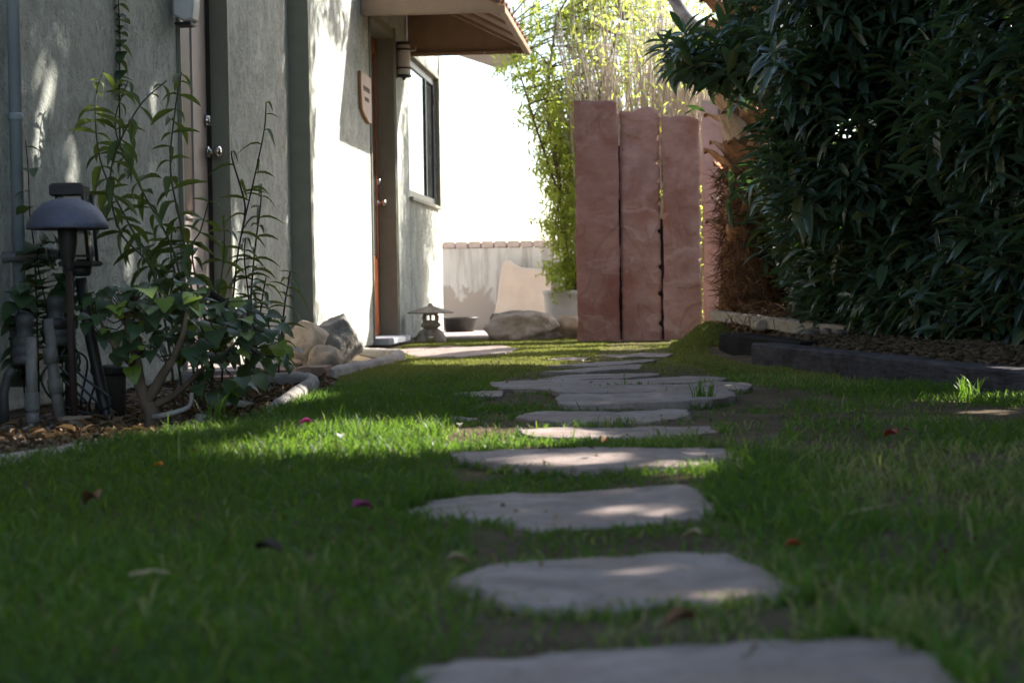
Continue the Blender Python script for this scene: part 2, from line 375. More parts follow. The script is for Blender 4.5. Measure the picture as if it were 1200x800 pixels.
def tmpl_obj(name, tv, tt, mat, val=.5):
    me = bpy.data.meshes.new(name); me.from_pydata(tv.tolist(), [], tt.tolist()); me.attributes.new('rnd', 'FLOAT', 'POINT').data.foreach_set('value', np.full(len(tv), val, np.float32)); smooth(me); me.materials.append(mat); return me
def leaf_objects(name, meshes, mats, parent):
    inv = pinv(parent)
    for k, m in enumerate(mats):
        o = bpy.data.objects.new(name, meshes[k % len(meshes)]); C.objects.link(o); o.parent = parent
        o.matrix_basis = inv @ Matrix(m.tolist())
SV = np.array(SUN)
def lands(p):
    """where the shade of points p falls: on the house wall (True, Y, Z) or on the ground (False, X, Y)"""
    r = (p[:, 0]+1.93)/SV[0]; wy = p[:, 1]-SV[1]*r; wz = p[:, 2]-SV[2]*r; onw = wz > 0
    rg = p[:, 2]/SV[2]; gx = p[:, 0]-SV[0]*rg; gy = p[:, 1]-SV[1]*rg
    return onw, wy, wz, gx, gy
# gaps in the canopy: sun flecks on the wall (Y, Z, ry, rz) and on the ground (X, Y, rx, ry)
WGAP = [(9.98, .75, .96, 1.0), (9.5, 1.5, .4, .3), (5.50, 1.28, .10, .10), (5.42, 1.10, .09, .10), (5.33, .93, .08, .09), (5.55, .80, .08, .07), (5.60, .98, .06, .06), (5.66, .84, .07, .10),
        (6.62, 1.22, .12, .07), (6.5, 1.15, .09, .07), (6.55, .95, .09, .08), (7.38, .72, .09, .25), (7.74, .55, .09, .28), (5.7, .62, .1, .09), (5.25, .75, .06, .07), (6.2, .6, .15, .12), (7.3, .95, .06, .12), (7.85, .22, .35, .1), (7.3, .1, .4, .1), (5.0, 1.25, .05, .05)]
GGAP = [(-.62, 4.10, .38, .36), (-.80, 3.78, .28, .26), (-.42, 3.98, .2, .2), (.92, 5.45, .14, .12), (1.05, 5.75, .1, .08), (-1.55, 4.25, .35, .18), (-1.75, 4.2, .2, .12), (-.1, 2.07, .05, .04), (-.02, 1.87, .05, .03), (-.10, 2.66, .05, .05), (-.25, 3.42, .12, .07), (.0, 3.3, .06, .05),
        (.05, 10.2, .2, .3), (-.3, 8.0, .15, .25), (.85, 4.85, .06, .05), (.6, 2.4, .05, .05), (-1.25, 5.5, .06, .2)]
def gapmask(p, rnd, keep=.0, marg=.05):
    onw, wy, wz, gx, gy = lands(p); k = np.ones(len(p), bool)
    for (Y, Z, ry, rz) in WGAP:
        f = 1. if ry > .3 else .55
        ry, rz = ry*f, rz*f; k &= ~(onw & (((wy-Y)/(ry+marg))**2+((wz-Z)/(rz+marg))**2 < 1) & (rnd >= keep))
    for (X, Y, rx, ry) in GGAP: k &= ~(~onw & (((gx-X)/(rx+marg))**2+((gy-Y)/(ry+marg))**2 < 1) & (rnd >= keep))
    # open sky beyond the palm: lawn and wall there are mostly in the sun
    k &= ~(~onw & (gy > 8.15) & (gx < .1) & (rnd > .025))
    k &= ~(onw & (wy > 10.6) & (rnd > .03))
    return k | ((p[:, 2] < 1.1) & (p[:, 1] > 8.6))

# ------------------------------------------------------------------ house
house = thing('house', (-2.1, 9, 0), 'low stucco house with olive trim and two doors along the left side of the lawn', 'house')
def hp(*a, **k): return box(*a, parent=house, **k)
XA, XB = -1.99, -1.895
hp('stucco_wall', -2.25, XA, 1.0, 6.845, .02, 3.1, MS, bev=.006)
hp('stucco_wall', -2.25, XA, 7.66, 8.93, .02, 3.1, MS, bev=.006)
hp('stucco_wall', -2.25, XA, 6.847, 7.658, 2.12, 3.1, MS, bev=.006)
hp('stucco_wall', -2.25, XB, 9.0, 10.84, .03, 3.1, MS, bev=.008)
hp('stucco_wall', -2.25, XB, 10.842, 11.776, 2.19, 3.1, MS, bev=.006)
hp('stucco_wall', -2.25, XB, 11.778, 12.5, .03, 3.1, MS, bev=.006)
hp('stucco_wall', -2.25, XB, 12.502, 14.03, .03, 1.07, MS, bev=.006)
hp('stucco_wall', -2.25, XB, 12.502, 14.03, 2.12, 3.1, MS, bev=.006)
hp('stucco_wall', -2.25, XB, 14.032, 14.27, .03, 3.1, MS, bev=.008)
box('side_wall', -8, -2.25, 14.02, 14.265, -.1, 3.1, MS, house)
hp('foundation', -2.25, -1.93, 9.0, 14.25, -.15, .029, MCONC, bev=0)
hp('foundation', -2.25, -2.02, 1.0, 8.99, -.15, .019, MCONC, bev=0)
hp('roof', -8, -1.93, .6, 14.6, 3.102, 3.3, MBROWN, bev=.01)
hp('corner_post', -2.05, -1.884, 8.93, 8.999, .02, 3.1, MTRIM)
# first door
hp('door_casing', -2.12, -1.98, 7.625, 7.659, .05, 2.118, MTRIM)
hp('door_casing', -2.12, -1.975, 6.846, 6.872, .05, 2.118, MTRIM)
d1 = box('door', -2.115, -2.07, 6.874, 7.623, .06, 2.11, MPINK, house)
tag(d1, 'pale pinkish door with a tall brown glazed panel')
box('door_panel', -2.073, -2.062, 6.98, 7.30, .73, 1.98, simple('brown_door_panel', (.085, .045, .032), None, 10, .4, .4), d1)
box('panel_moulding', -2.072, -2.056, 7.302, 7.318, .71, 2.0, MPINK, d1)
box('panel_moulding', -2.072, -2.056, 6.98, 7.318, .695, .709, MPINK, d1)
box('edge_strip', -2.072, -2.060, 7.575, 7.62, .07, 2.1, simple('dark_edge', (.05, .035, .03)), d1)
def knob(par, x, y, z):
    b = bmesh.new(); prof = [(0, .027), (.006, .027), (.009, .012), (.03, .011), (.034, .022), (.045, .027), (.056, .025), (.062, .012)]
    rings = []
    for px, rr in prof: rings.append([b.verts.new((x+px, y+rr*math.cos(2*math.pi*k/16), z+rr*math.sin(2*math.pi*k/16))) for k in range(16)])
    for A, B in zip(rings, rings[1:]):
        for k in range(16): b.faces.new((A[k], A[(k+1) % 16], B[(k+1) % 16], B[k]))
    b.faces.new(rings[-1]); b.faces.new(rings[0]); fbm('knob', b, MSTEEL, par, True)
def deadbolt(par, x, y, z):
    b = bmesh.new(); prof = [(0, .028), (.012, .028), (.02, .024), (.024, .022), (.0245, .012)]; rings = []
    for px, rr in prof: rings.append([b.verts.new((x+px, y+rr*math.cos(2*math.pi*k/16), z+rr*math.sin(2*math.pi*k/16))) for k in range(16)])
    for A, B in zip(rings, rings[1:]):
        for k in range(16): b.faces.new((A[k], A[(k+1) % 16], B[(k+1) % 16], B[k]))
    b.faces.new(rings[-1]); b.faces.new(rings[0]); fbm('deadbolt', b, MSTEEL, par, True)
knob(d1, -2.06, 7.555, 1.01); deadbolt(d1, -2.07, 7.555, 1.15)
hp('doorstep', -2.1, -1.72, 6.8, 7.75, -.1, .055, MCURB, bev=.01)
# second door
hp('door_casing', -2.03, -1.878, 11.75, 11.777, .06, 2.188, MTRIM)
hp('door_casing', -2.03, -1.885, 10.843, 10.866, .06, 2.188, MTRIM)
hp('door_casing', -2.03, -1.880, 10.868, 11.748, 2.12, 2.188, MTRIM)
hp('casing_moulding', -1.894, -1.872, 11.779, 11.815, .06, 2.2, MTRIM)
d2 = box('door', -2.045, -2.0, 10.868, 11.748, .075, 2.118, MDOOR, house)
tag(d2, 'red brown wooden door with a narrow glass light')
box('door_light', -2.004, -1.994, 11.02, 11.58, .62, 1.98, MGLASS, d2)
box('light_moulding', -2.002, -1.985, 11.582, 11.60, .6, 2.0, MDOOR, d2)
box('kick_panel', -2.003, -1.990, 11.02, 11.58, .14, .48, MDOOR, d2)
knob(d2, -1.998, 11.68, .985); deadbolt(d2, -2.0, 11.68, 1.13)
hp('threshold', -2.03, -1.80, 10.875, 11.79, .028, .07, simple('grey_threshold', (.36, .38, .42), (.28, .3, .33), 15), bev=.006)
# window
wn = box('window', -2.0, -1.93, 12.504, 14.028, 1.072, 2.118, MFRAME, house, bev=0); tag(wn, 'window with dark frame reflecting the sky')
box('pane', -1.932, -1.925, 12.56, 13.52, 1.13, 2.06, MGLASS, wn, bev=0)
box('pane', -1.936, -1.929, 13.56, 13.97, 1.13, 2.06, MGLASS, wn, bev=0)
for a in ((12.506, 12.56, 1.075, 2.115), (13.52, 13.56, 1.13, 2.06), (13.97, 14.026, 1.075, 2.115), (12.56, 13.97, 1.075, 1.13), (12.56, 13.97, 2.06, 2.115)):
    box('frame', -1.93, -1.912, *a, MFRAME, wn, bev=.003)
hp('window_trim', -1.90, -1.872, 14.03, 14.07, 1.05, 2.15, MTRIM); hp('window_trim', -1.90, -1.874, 12.47, 14.029, 2.119, 2.155, MTRIM)
hp('window_sill', -1.93, -1.865, 12.47, 14.06, 1.045, 1.071, MTRIM)
# eave at the far end
prism('eave', [(-1.9, 14.3), (-1.84, 15.0), (-1.57, 16.0), (-1.28, 15.5), (-1.32, 14.45)], 'z', 2.45, 2.5, simple('grey_soffit', (.4, .38, .35), None, 6), house)
# ------------------------------------------------------------------ awning
aw = thing('door_awning', (-1.88, 11.5, 2.1), 'brown painted awning with a tiled sloping top over the second door', 'awning')
Y0, Y1, XO = 10.56, 12.5, -1.0
tri = [(-1.89, 2.1), (XO, 2.1), (XO, 2.125), (-1.89, 2.575)]
prism('side_panel', tri, 'y', Y0, Y0+.035, MBROWN, aw); prism('side_panel', tri, 'y', Y1-.035, Y1, MBROWN, aw)
prism('deck', [(-1.89, 2.56), (XO+.01, 2.112), (XO+.01, 2.135), (-1.89, 2.6)], 'y', Y0+.037, Y1-.037, MBROWN, aw)
box('bottom_rail', -1.888, XO-.03, Y1-.06, Y1-.036, 2.092, 2.118, MBROWN, aw); box('bottom_rail', -1.888, XO-.005, Y0-.008, Y0+.03, 2.09, 2.104, MBROWN, aw)
box('front_rail', XO-.028, XO+.012, Y0-.01, Y1+.01, 2.086, 2.13, MBROWN, aw)
for yy in (11.05, 11.55, 12.05): prism('rafter', [(-1.888, 2.515), (XO-.03, 2.085), (XO-.03, 2.108), (-1.888, 2.555)], 'y', yy, yy+.03, MBROWN, aw)
for xx in (-1.32, -1.09): lathe('screw', [(.006, -.004), (.006, .004)], (xx, Y1-.062, 2.105), MWHITE, aw, 8)
tl = None
sl_ = Vector((-.89, 0, .46)).normalized()
for rw in range(3):
    for k in range(10):
        if tl is None:
            V = []; Fc = []
            for jj, (u, hgt) in enumerate(((0, 0), (.34, .012))):
                for q in range(9):
                    a_ = math.pi*q/8; rr = .092-.01*jj
                    V.append((u, math.cos(a_)*rr, math.sin(a_)*rr*.62+hgt)); V.append((u, math.cos(a_)*(rr-.014), math.sin(a_)*(rr-.014)*.62+hgt))
            for q in range(8):
                o_ = q*2; Fc += [(o_, o_+2, o_+20, o_+18), (o_+1, o_+19, o_+21, o_+3), (o_, o_+1, o_+3, o_+2), (o_+18, o_+20, o_+21, o_+19)]
            Fc += [(0, 18, 19, 1), (16, 17, 35, 34)]
            tl = mesh('roof_tile', V, Fc, MTILE, aw); tm = tl.data; ob = tl
        else: ob = link(bpy.data.objects.new('roof_tile', tm), aw)
        p = Vector((XO-.02, Y0+.06+k*.196, 2.135))+sl_*(.3*rw)
        mt = Matrix.Translation(p) @ Matrix.Rotation(math.atan2(.46, .89), 4, 'Y') @ Matrix.Rotation(math.pi, 4, 'Z')
        ob.matrix_basis = mt
# ------------------------------------------------------------------ wall lamp, plaque, box, pipe
wl = thing('wall_lamp', (-1.895, 11.88, 1.85), 'wall lamp with pale cylinder shade and dark bands beside the second door', 'lamp')
box('back_plate', -1.894, -1.875, 11.83, 11.93, 1.87, 2.11, MBLK, wl)
lathe('diffuser', [(.046, 0), (.048, .01), (.048, .2), (.046, .21)], (-1.83, 11.88, 1.885), MLAMP, wl, 24)
for z0, h in ((1.870, .014), (1.925, .012), (2.055, .012), (2.098, .016)): lathe('band', [(.052, 0), (.053, .003), (.053, h-.003), (.052, h)], (-1.83, 11.88, z0), MBLK, wl, 24)
lathe('finial', [(.006, 0), (.012, .008), (.012, .016), (.02, .02)], (-1.83, 11.88, 1.849), MBLK, wl, 12)
box('bracket', -1.83, -1.76, 11.98, 12.02, 2.07, 2.105, MBROWN, wl)
pq = thing('house_plaque', (-1.895, 10.6, 1.44), 'small wooden wall plaque with two lines of dark lettering left of the second door', 'plaque')
out = [(10.43, 1.735), (10.425, 1.64), (10.43, 1.6), (10.455, 1.50), (10.56, 1.465), (10.70, 1.435), (10.78, 1.44), (10.79, 1.73), (10.62, 1.735)]
prism('board', out, 'x', -1.893, -1.874, MPLAQE, pq); prism('face', [((y-10.61)*.97+10.61, (z-1.59)*.97+1.59) for y, z in out], 'x', -1.875, -1.8715, MPLAQ, pq, bev=0)
for zc, yc, n_, wd, hg in ((1.622, 10.49, 6, .030, .032), (1.562, 10.54, 4, .030, .026)):
    for k in range(n_):
        b = bmesh.new(); y_ = yc+k*(wd+.009)
        for (dy, dz, sy, sz) in ((0, 0, .008, hg), (wd-.008, 0, .008, hg), (.004, hg/2-.003+(k % 2)*.006, wd-.01, .006)):
            vs = [b.verts.new(v) for v in boxv(-1.8714, -1.8705, y_+dy, y_+dy+sy, zc+dz, zc+dz+sz)]
            for f in BF: b.faces.new([vs[q] for q in f])
        fbm('letter', b, MINK, pq)
wb = thing('wall_box', (-1.975, 6.8, 1.46), 'white tapered fixture mounted beside the pale first door', 'wall fixture')
prism('housing', [(-1.974, 1.49), (-1.93, 1.465), (-1.895, 1.47), (-1.885, 1.54), (-1.89, 1.95), (-1.974, 1.95)], 'y', 6.74, 6.84, MWHITE, wb, bev=.008)
box('base', -1.97, -1.9, 6.745, 6.835, 1.452, 1.464, MBLK, wb)
dp = thing('wall_pipe', (-1.965, 5.03, 0), 'pale blue grey vertical pipe running up the stucco wall', 'pipe')
tube('pipe', [(-1.965, 5.03, .3), (-1.965, 5.03, 3.0)], .019, MBLUE, dp, 16)
for z in (.9, 1.9): lathe('clamp', [(.021, 0), (.023, .003), (.023, .02), (.021, .023)], (-1.965, 5.03, z), MBLUE, dp, 16)

# ------------------------------------------------------------------ back wall, flagstone, pots
bw = thing('garden_wall', (-1, 15.6, 0), 'low weathered white garden wall with pink brick coping at the far end', 'wall')
box('wall_body', -6, 3.5, 15.6, 15.78, -.1, .765, MWALL, bw)
bm_ = None
for k in range(46):
    if bm_ is None: ob = box('coping_brick', -.056, .056, -.105, .105, -.027, .030, MCOPE, bw, bev=.007); bm_ = ob.data
    else: ob = link(bpy.data.objects.new('coping_brick', bm_), bw)
    ob.matrix_basis = Matrix.Translation((-3.2+k*.119, 15.69+random.uniform(-.004, .004), .795+random.uniform(-.003, .003))) @ Matrix.Rotation(random.uniform(-.02, .02), 4, 'Z')
def slabpoly(name, pts, y0, thick, mat, lean, label, cat, seed=0):
    """upright irregular slab given by an (x,z) outline, leaning back"""
    V = []; n = len(pts); cx = sum(p[0] for p in pts)/n; cz = sum(p[1] for p in pts)/n
    ring = catmull([Vector((p[0], 0, p[1])) for p in pts]+[Vector((pts[0][0], 0, pts[0][1]))], 6)[:-1]
    ring = [p+Vector((mnoise.noise(p*9+Vector((seed, 0, 0)))*.008, 0, mnoise.noise(p*9+Vector((0, seed, 5)))*.008)) for p in ring]; m = len(ring)
    b = bmesh.new(); rings = []
    for f, y in ((.0, 0), (.5, 0), (.93, 0), (1, .012), (1, thick-.01), (.97, thick), (0, thick)):
        if f == 0: rings.append([b.verts.new((cx, y, cz))])
        else: rings.append([b.verts.new((cx+(p.x-cx)*f, y+(mnoise.noise(Vector((p.x*f*5, seed, p.z*f*5)))*.008 if y == 0 else 0), cz+(p.z-cz)*f)) for p in ring])
    for A, B in zip(rings, rings[1:]):
        for k in range(m):
            if len(A) == 1: b.faces.new((A[0], B[k], B[(k+1) % m]))
            elif len(B) == 1: b.faces.new((A[k], A[(k+1) % m], B[0]))
            else: b.faces.new((A[k], A[(k+1) % m], B[(k+1) % m], B[k]))
    o = fbm(name, b, mat); o.matrix_basis = Matrix.Translation((0, y0, 0)) @ Matrix.Rotation(-lean, 4, 'X'); return tag(o, label, cat)
slabpoly('leaning_flagstone', [(-1.61, .0), (-1.55, .3), (-1.485, .655), (-1.33, .595), (-1.08, .54), (-1.075, .25), (-1.07, .0), (-1.3, -.01)], 15.28, .05, MSALM, .22, 'smooth salmon flagstone leaning against the white garden wall', 'flagstone')
pt = thing('white_pot', (-.78, 13.25, .02), 'white round planter half hidden behind the leftmost red slab', 'planter')
lathe('body', [(.12, 0), (.15, .05), (.185, .2), (.19, .31), (.2, .315), (.2, .345), (.18, .345), (.175, .3)], (-.78, 13.25, .02), MWHITE, pt, 32)
lathe('potting_soil', [(.17, 0), (.0001, .012)], (-.78, 13.25, .31), MSOIL, pt, 24)
bp = thing('black_tub', (-1.8, 14.6, .02), 'black plastic tub on the patio by the house corner', 'tub')
lathe('body', [(.12, 0), (.15, .11), (.165, .112), (.165, .125), (.15, .125), (.13, .03)], (-1.8, 14.6, .022), MBLK, bp, 24)

# ------------------------------------------------------------------ rocks
def rockmesh(name, size, seed, mat, detail=4, cuts=9, rough=.12):
    b = bmesh.new(); bmesh.ops.create_icosphere(b, subdivisions=detail, radius=1)
    rs = random.Random(seed); pl = []
    for _ in range(cuts):
        v = Vector((rs.gauss(0, 1), rs.gauss(0, 1), rs.gauss(0, 1))).normalized(); pl.append((v, rs.uniform(.55, .85)))
    off = Vector((seed*3.1, seed*1.7, seed*.9))
    for v in b.verts:
        p = v.co.copy()
        for n_, d in pl:
            e = p.dot(n_)-d
            if e > 0: p -= n_*e*.92
        p += p.normalized()*(mnoise.noise(p*1.6+off)*rough+mnoise.noise(p*5+off)*rough*.35+mnoise.noise(p*13+off)*rough*.12)
        v.co = Vector((p.x*size[0], p.y*size[1], p.z*size[2]))
    me = bpy.data.meshes.new(name); b.to_mesh(me); b.free(); smooth(me); me.materials.append(mat); return me
def rock(name, loc, size, seed, mat, label, rot=(0, 0, 0), cat='rock', group=None, **k):
    o = bpy.data.objects.new(name, rockmesh(name, size, seed, mat, **k)); C.objects.link(o); o.location = loc; o.rotation_euler = rot; return tag(o, label, cat, group)
rock('boulder', (-1.06, 12.55, .085), (.38, .25, .19), 5, simple('brown_grey_boulder', (.55, .47, .39), (.4, .33, .27), 8, .9, .15, 35, .9, .012, dirt=(.17, .14, .12)), 'flat brown grey boulder left of the red slabs', (0, .06, .2), 'boulder', detail=5, cuts=14, rough=.2)
rock('boulder', (-.73, 12.62, .08), (.1, .12, .13), 8, MTAN, 'small tan rock against the foot of the leftmost red slab', (0, 0, .5))
rock('boulder', (-1.765, 8.12, .10), (.145, .15, .14), 11, MTAN, 'rounded tan rock beside the wall, largest of the tan rocks', (0, .1, .3))
rock('boulder', (-1.665, 8.45, .11), (.14, .17, .17), 14, MGREYR, 'dark grey angular rock leaning behind the tan rocks by the wall', (.25, .5, .2), cuts=12)
rock('boulder', (-1.61, 7.88, .05), (.09, .09, .075), 17, MTAN, 'small rough tan rock at the foot of the grey rock', (0, 0, 1))
rock('boulder', (-1.77, 7.8, .03), (.065, .07, .042), 21, simple('orange_rock', (.5, .33, .2), (.38, .24, .14), 12, .9), 'small orange stone left of the tan rocks', (0, .1, 2))

# ------------------------------------------------------------------ red slabs
def redslab(x0, x1, y, h, seed, label, notches=(), thick=.07, z0=-.04, lean=0., zr=None, top=()):
    nx_, nz_ = 34, 150; b = bmesh.new(); s = Vector((seed*7.3, seed*3.1, 0))
    def edge(z, sd):
        e = mnoise.noise(Vector((sd*11, z*2.2, seed)))*.012+mnoise.noise(Vector((sd*5, z*9, seed)))*.006+mnoise.noise(Vector((sd*5, z*27, seed)))*.004
        for zn in (notches if sd > 0 else ()):
            q = .019**2-(z-zn)**2
            if q > 0: e -= math.sqrt(q)*1.1
        return e
    G_ = []
    for side in (0, 1):
        g = []
        for j in range(nz_+1):
            row = []
            for i_ in range(nx_+1):
                u = i_/nx_; zt = h+.018*mnoise.noise(Vector((u*2.3, seed*2, 1)))+(u-.5)*(top[0] if top else 0)-((top[1]*max(0, u-.75)**2*16) if top else 0)
                z = z0+(zt-z0)*j/nz_; xl = x0+edge(z, -1); xr = x1+edge(z, 1); x = xl+(xr-xl)*u
                q = Vector((x*3, seed, z*2.0))
                d = mnoise.noise(q)*.014+math.floor(3.5*mnoise.noise(q*.9+s)+.5)*.008+mnoise.noise(q*7)*.0015
                bd = min(u, 1-u, (1-j/nz_)*4)*nx_; rd = .010*max(0, 1-bd/1.6)
                row.append(b.verts.new((x, y-thick/2+d+rd if side == 0 else y+thick/2-d*.5, z)))
            g.append(row)
        G_.append(g)
    for side in (0, 1):
        for j in range(nz_):
            for i_ in range(nx_): b.faces.new((G_[side][j][i_], G_[side][j][i_+1], G_[side][j+1][i_+1], G_[side][j+1][i_]))
    for j in range(nz_):
        for i_ in (0, nx_): b.faces.new((G_[0][j][i_], G_[0][j+1][i_], G_[1][j+1][i_], G_[1][j][i_]))
    for i_ in range(nx_):
        for j in (0, nz_): b.faces.new((G_[0][j][i_], G_[0][j][i_+1], G_[1][j][i_+1], G_[1][j][i_]))
    o = fbm('red_sandstone_slab', b, MRED, None, True)
    for p in o.data.polygons: pass
    o.data.set_sharp_from_angle(angle=R(40)) if hasattr(o.data, 'set_sharp_from_angle') else None
    return tag(o, label, 'stone slab', 'upright red sandstone slabs')
redslab(-.645, -.345, 12.0, 1.685, 1, 'tallest and leftmost upright red sandstone slab', top=(-.01, .012)).data.materials[0] = redstone('dark_red_sandstone', (.8, .74, .72))
redslab(-.332, -.055, 12.05, 1.625, 2, 'middle upright red sandstone slab with drill notches down its right edge', notches=(1.42, 1.25, 1.13, .96, .77, .52, .33, .12), top=(.02, .03))
redslab(-.036, .222, 12.02, 1.565, 3, 'rightmost of the three full upright red slabs, shortest, beside the palm', top=(-.02, .02))
redslab(.25, .48, 12.5, 1.72, 4, 'pale pinkish upright slab mostly hidden behind the palm trunk', top=(-.01, .02)).data.materials[0] = simple('pale_pink_sandstone', (.52, .4, .37), (.42, .29, .26), 5, .85, .2, 30, .6, .01)

tag(box('gap_darkening_post', -.375, -.295, 12.14, 12.22, -.1, 1.38, MTIM2), 'dark post added to darken the gap between the first and second red slabs', 'post')  # both posts are invented, set behind the slabs so the gaps read dark
tag(box('gap_darkening_post', -.095, -.01, 12.14, 12.22, -.1, .86, MTIM2), 'dark post added to darken the lower gap beside the notched slab', 'post')
# ------------------------------------------------------------------ stone lantern
sl2 = thing('stone_lantern', (-1.7, 12.1, 0), 'small stone pagoda lantern with a wide roof at the house corner', 'lantern')
lx, ly = -1.70, 12.1
Q = math.pi/4+.12
for k in range(4):
    a_ = Q+k*math.pi/2; ca, sa = math.cos(a_), math.sin(a_)
    tube('foot', [(lx+ca*.098, ly+sa*.098, -.02), (lx+ca*.094, ly+sa*.094, .03), (lx+ca*.075, ly+sa*.075, .065), (lx+ca*.045, ly+sa*.045, .085)], [.043, .043, .038, .03], MLANT, sl2, 8)
lathe('base_block', [(.098, .05), (.092, .075), (.065, .092), (.06, .098)], (lx, ly, 0), MLANT, sl2, 24, sm=False, sq=4, rot=Q)
lathe('bowl', [(.056, .098), (.062, .104), (.1, .125), (.103, .132), (.08, .152), (.07, .158)], (lx, ly, 0), MLANT, sl2, sq=4, rot=Q, sm=False)
for k in range(4):
    a_ = Q+k*math.pi/2; x_, y_ = lx+math.cos(a_)*.062, ly+math.sin(a_)*.062
    box('post', x_-.014, x_+.014, y_-.014, y_+.014, .157, .2, MLANT, sl2, bev=.003)
lathe('firebox_cap', [(.074, .2), (.074, .215)], (lx, ly, 0), MLANT, sl2, sq=4, rot=Q, sm=False)
lathe('firebox_sill', [(.074, .156), (.07, .166)], (lx, ly, 0), MLANT, sl2, sq=4, rot=Q, sm=False)
lathe('mullion', [(.012, .16), (.012, .202)], (lx, ly, 0), MLANT, sl2, sq=4, rot=Q, sm=False)
lathe('roof', [(.1, .212), (.165, .214), (.168, .222), (.11, .240), (.06, .256), (.022, .268), (.018, .275), (.012, .284), (.003, .288)], (lx, ly, 0), MLANT, sl2, sq=6, rot=.3, sm=False)

# ------------------------------------------------------------------ stepping stones
ST = {
 '1': ([(-0.233, 1.563), (-0.2, 1.594), (-0.072, 1.624), (0.076, 1.687), (0.188, 1.728), (0.227, 1.698), (0.249, 1.581), (0.256, 1.39), (0.238, 1.218), (0.062, 1.149), (-0.113, 1.172), (-0.204, 1.295)], 'nearest and largest grey flagstone at the bottom edge'),
 '2': ([(-0.254, 1.993), (-0.237, 2.067), (-0.183, 2.175), (-0.075, 2.202), (0.069, 2.223), (0.101, 2.106), (0.136, 1.938), (0.086, 1.895), (-0.026, 1.857), (-0.09, 1.821), (-0.175, 1.851)], 'second nearest flagstone with a pointed right end'),
 '3': ([(-0.429, 2.77), (-0.401, 2.876), (-0.335, 2.936), (-0.188, 2.956), (-0.063, 3.004), (0.02, 3.041), (0.05, 2.884), (0.077, 2.69), (0.017, 2.608), (-0.085, 2.533), (-0.196, 2.488), (-0.299, 2.616), (-0.383, 2.649)], 'third nearest flagstone in the path, wide with a pale left tip'),
 '4': ([(-0.475, 3.658), (-0.348, 3.73), (-0.122, 3.694), (0.128, 3.716), (0.11, 3.488), (0.022, 3.339), (-0.143, 3.3), (-0.312, 3.342), (-0.419, 3.45)], 'fourth nearest flagstone, its left end beside the sunlit grass'),
 'J': ([(-0.376, 4.219), (-0.295, 4.346), (-0.099, 4.326), (0.1, 4.362), (0.115, 4.147), (0.027, 3.962), (-0.168, 3.91), (-0.32, 3.968)], 'fifth nearest flagstone in the path'),
 'I': ([(-0.424, 4.688), (-0.356, 4.881), (-0.159, 4.857), (0.035, 4.939), (0.051, 4.634), (-0.057, 4.464), (-0.28, 4.458)], 'sixth nearest flagstone in the path'),
 'H': ([(-0.354, 5.339), (-0.334, 5.553), (-0.071, 5.558), (0.181, 5.658), (0.202, 5.343), (0.112, 5.076), (-0.113, 4.958), (-0.313, 4.983)], 'seventh nearest flagstone with a thick broken front edge'),
 'G': ([(-0.407, 5.8), (-0.312, 5.936), (-0.076, 6.053), (0.167, 6.174), (0.283, 6.043), (0.242, 5.792), (-0.071, 5.604), (-0.348, 5.556)], 'eighth flagstone in the path, reaching furthest right'),
 'F': ([(-0.686, 6.51), (-0.483, 6.659), (-0.219, 6.737), (0.05, 6.885), (0.215, 6.714), (0.172, 6.346), (-0.139, 6.174), (-0.403, 5.951), (-0.601, 6.145)], 'widest far flagstone, ninth from the front'),
 'E': ([(-0.5, 6.794), (-0.41, 7.128), (-0.201, 7.309), (-0.074, 7.438), (-0.095, 7.059), (-0.255, 6.811), (-0.433, 6.649)], 'far flagstone with a pointed left end behind the widest one'),
 'D': ([(-0.5, 7.299), (-0.36, 7.589), (-0.157, 7.888), (-0.167, 7.46), (-0.345, 7.264)], 'slim far flagstone in partial sun, third from the end'),
 'C': ([(-0.506, 7.797), (-0.344, 8.124), (-0.096, 8.354), (-0.139, 7.976), (-0.329, 7.753)], 'slim far flagstone, second from the end of the path'),
 'B': ([(-0.367, 9.22), (-0.165, 9.54), (0.024, 9.478), (-0.022, 9.113), (-0.244, 8.942)], 'last flagstone on the right before the grassy mound'),
 'B2': ([(-0.639, 8.83), (-0.524, 9.146), (-0.404, 9.232), (-0.459, 8.778)], 'small sunlit flagstone left of the last one'),
 'K': ([(-0.805, 5.766), (-0.734, 5.955), (-0.586, 5.982), (-0.568, 5.682), (-0.686, 5.561)], 'small flagstone left of the path in long grass'),
 'L': ([(-0.705, 4.854), (-0.636, 4.951), (-0.551, 4.905), (-0.561, 4.736), (-0.642, 4.713)], 'small sunken flagstone left of the sixth stone'),
 'A': ([(-1.654, 10.172), (-1.654, 10.789), (-1.4, 10.946), (-1.083, 10.829), (-0.921, 10.293), (-0.942, 9.659), (-1.14, 9.273), (-1.396, 9.413)], 'large pale flagstone in front of the stone lantern'),
}
STP = []
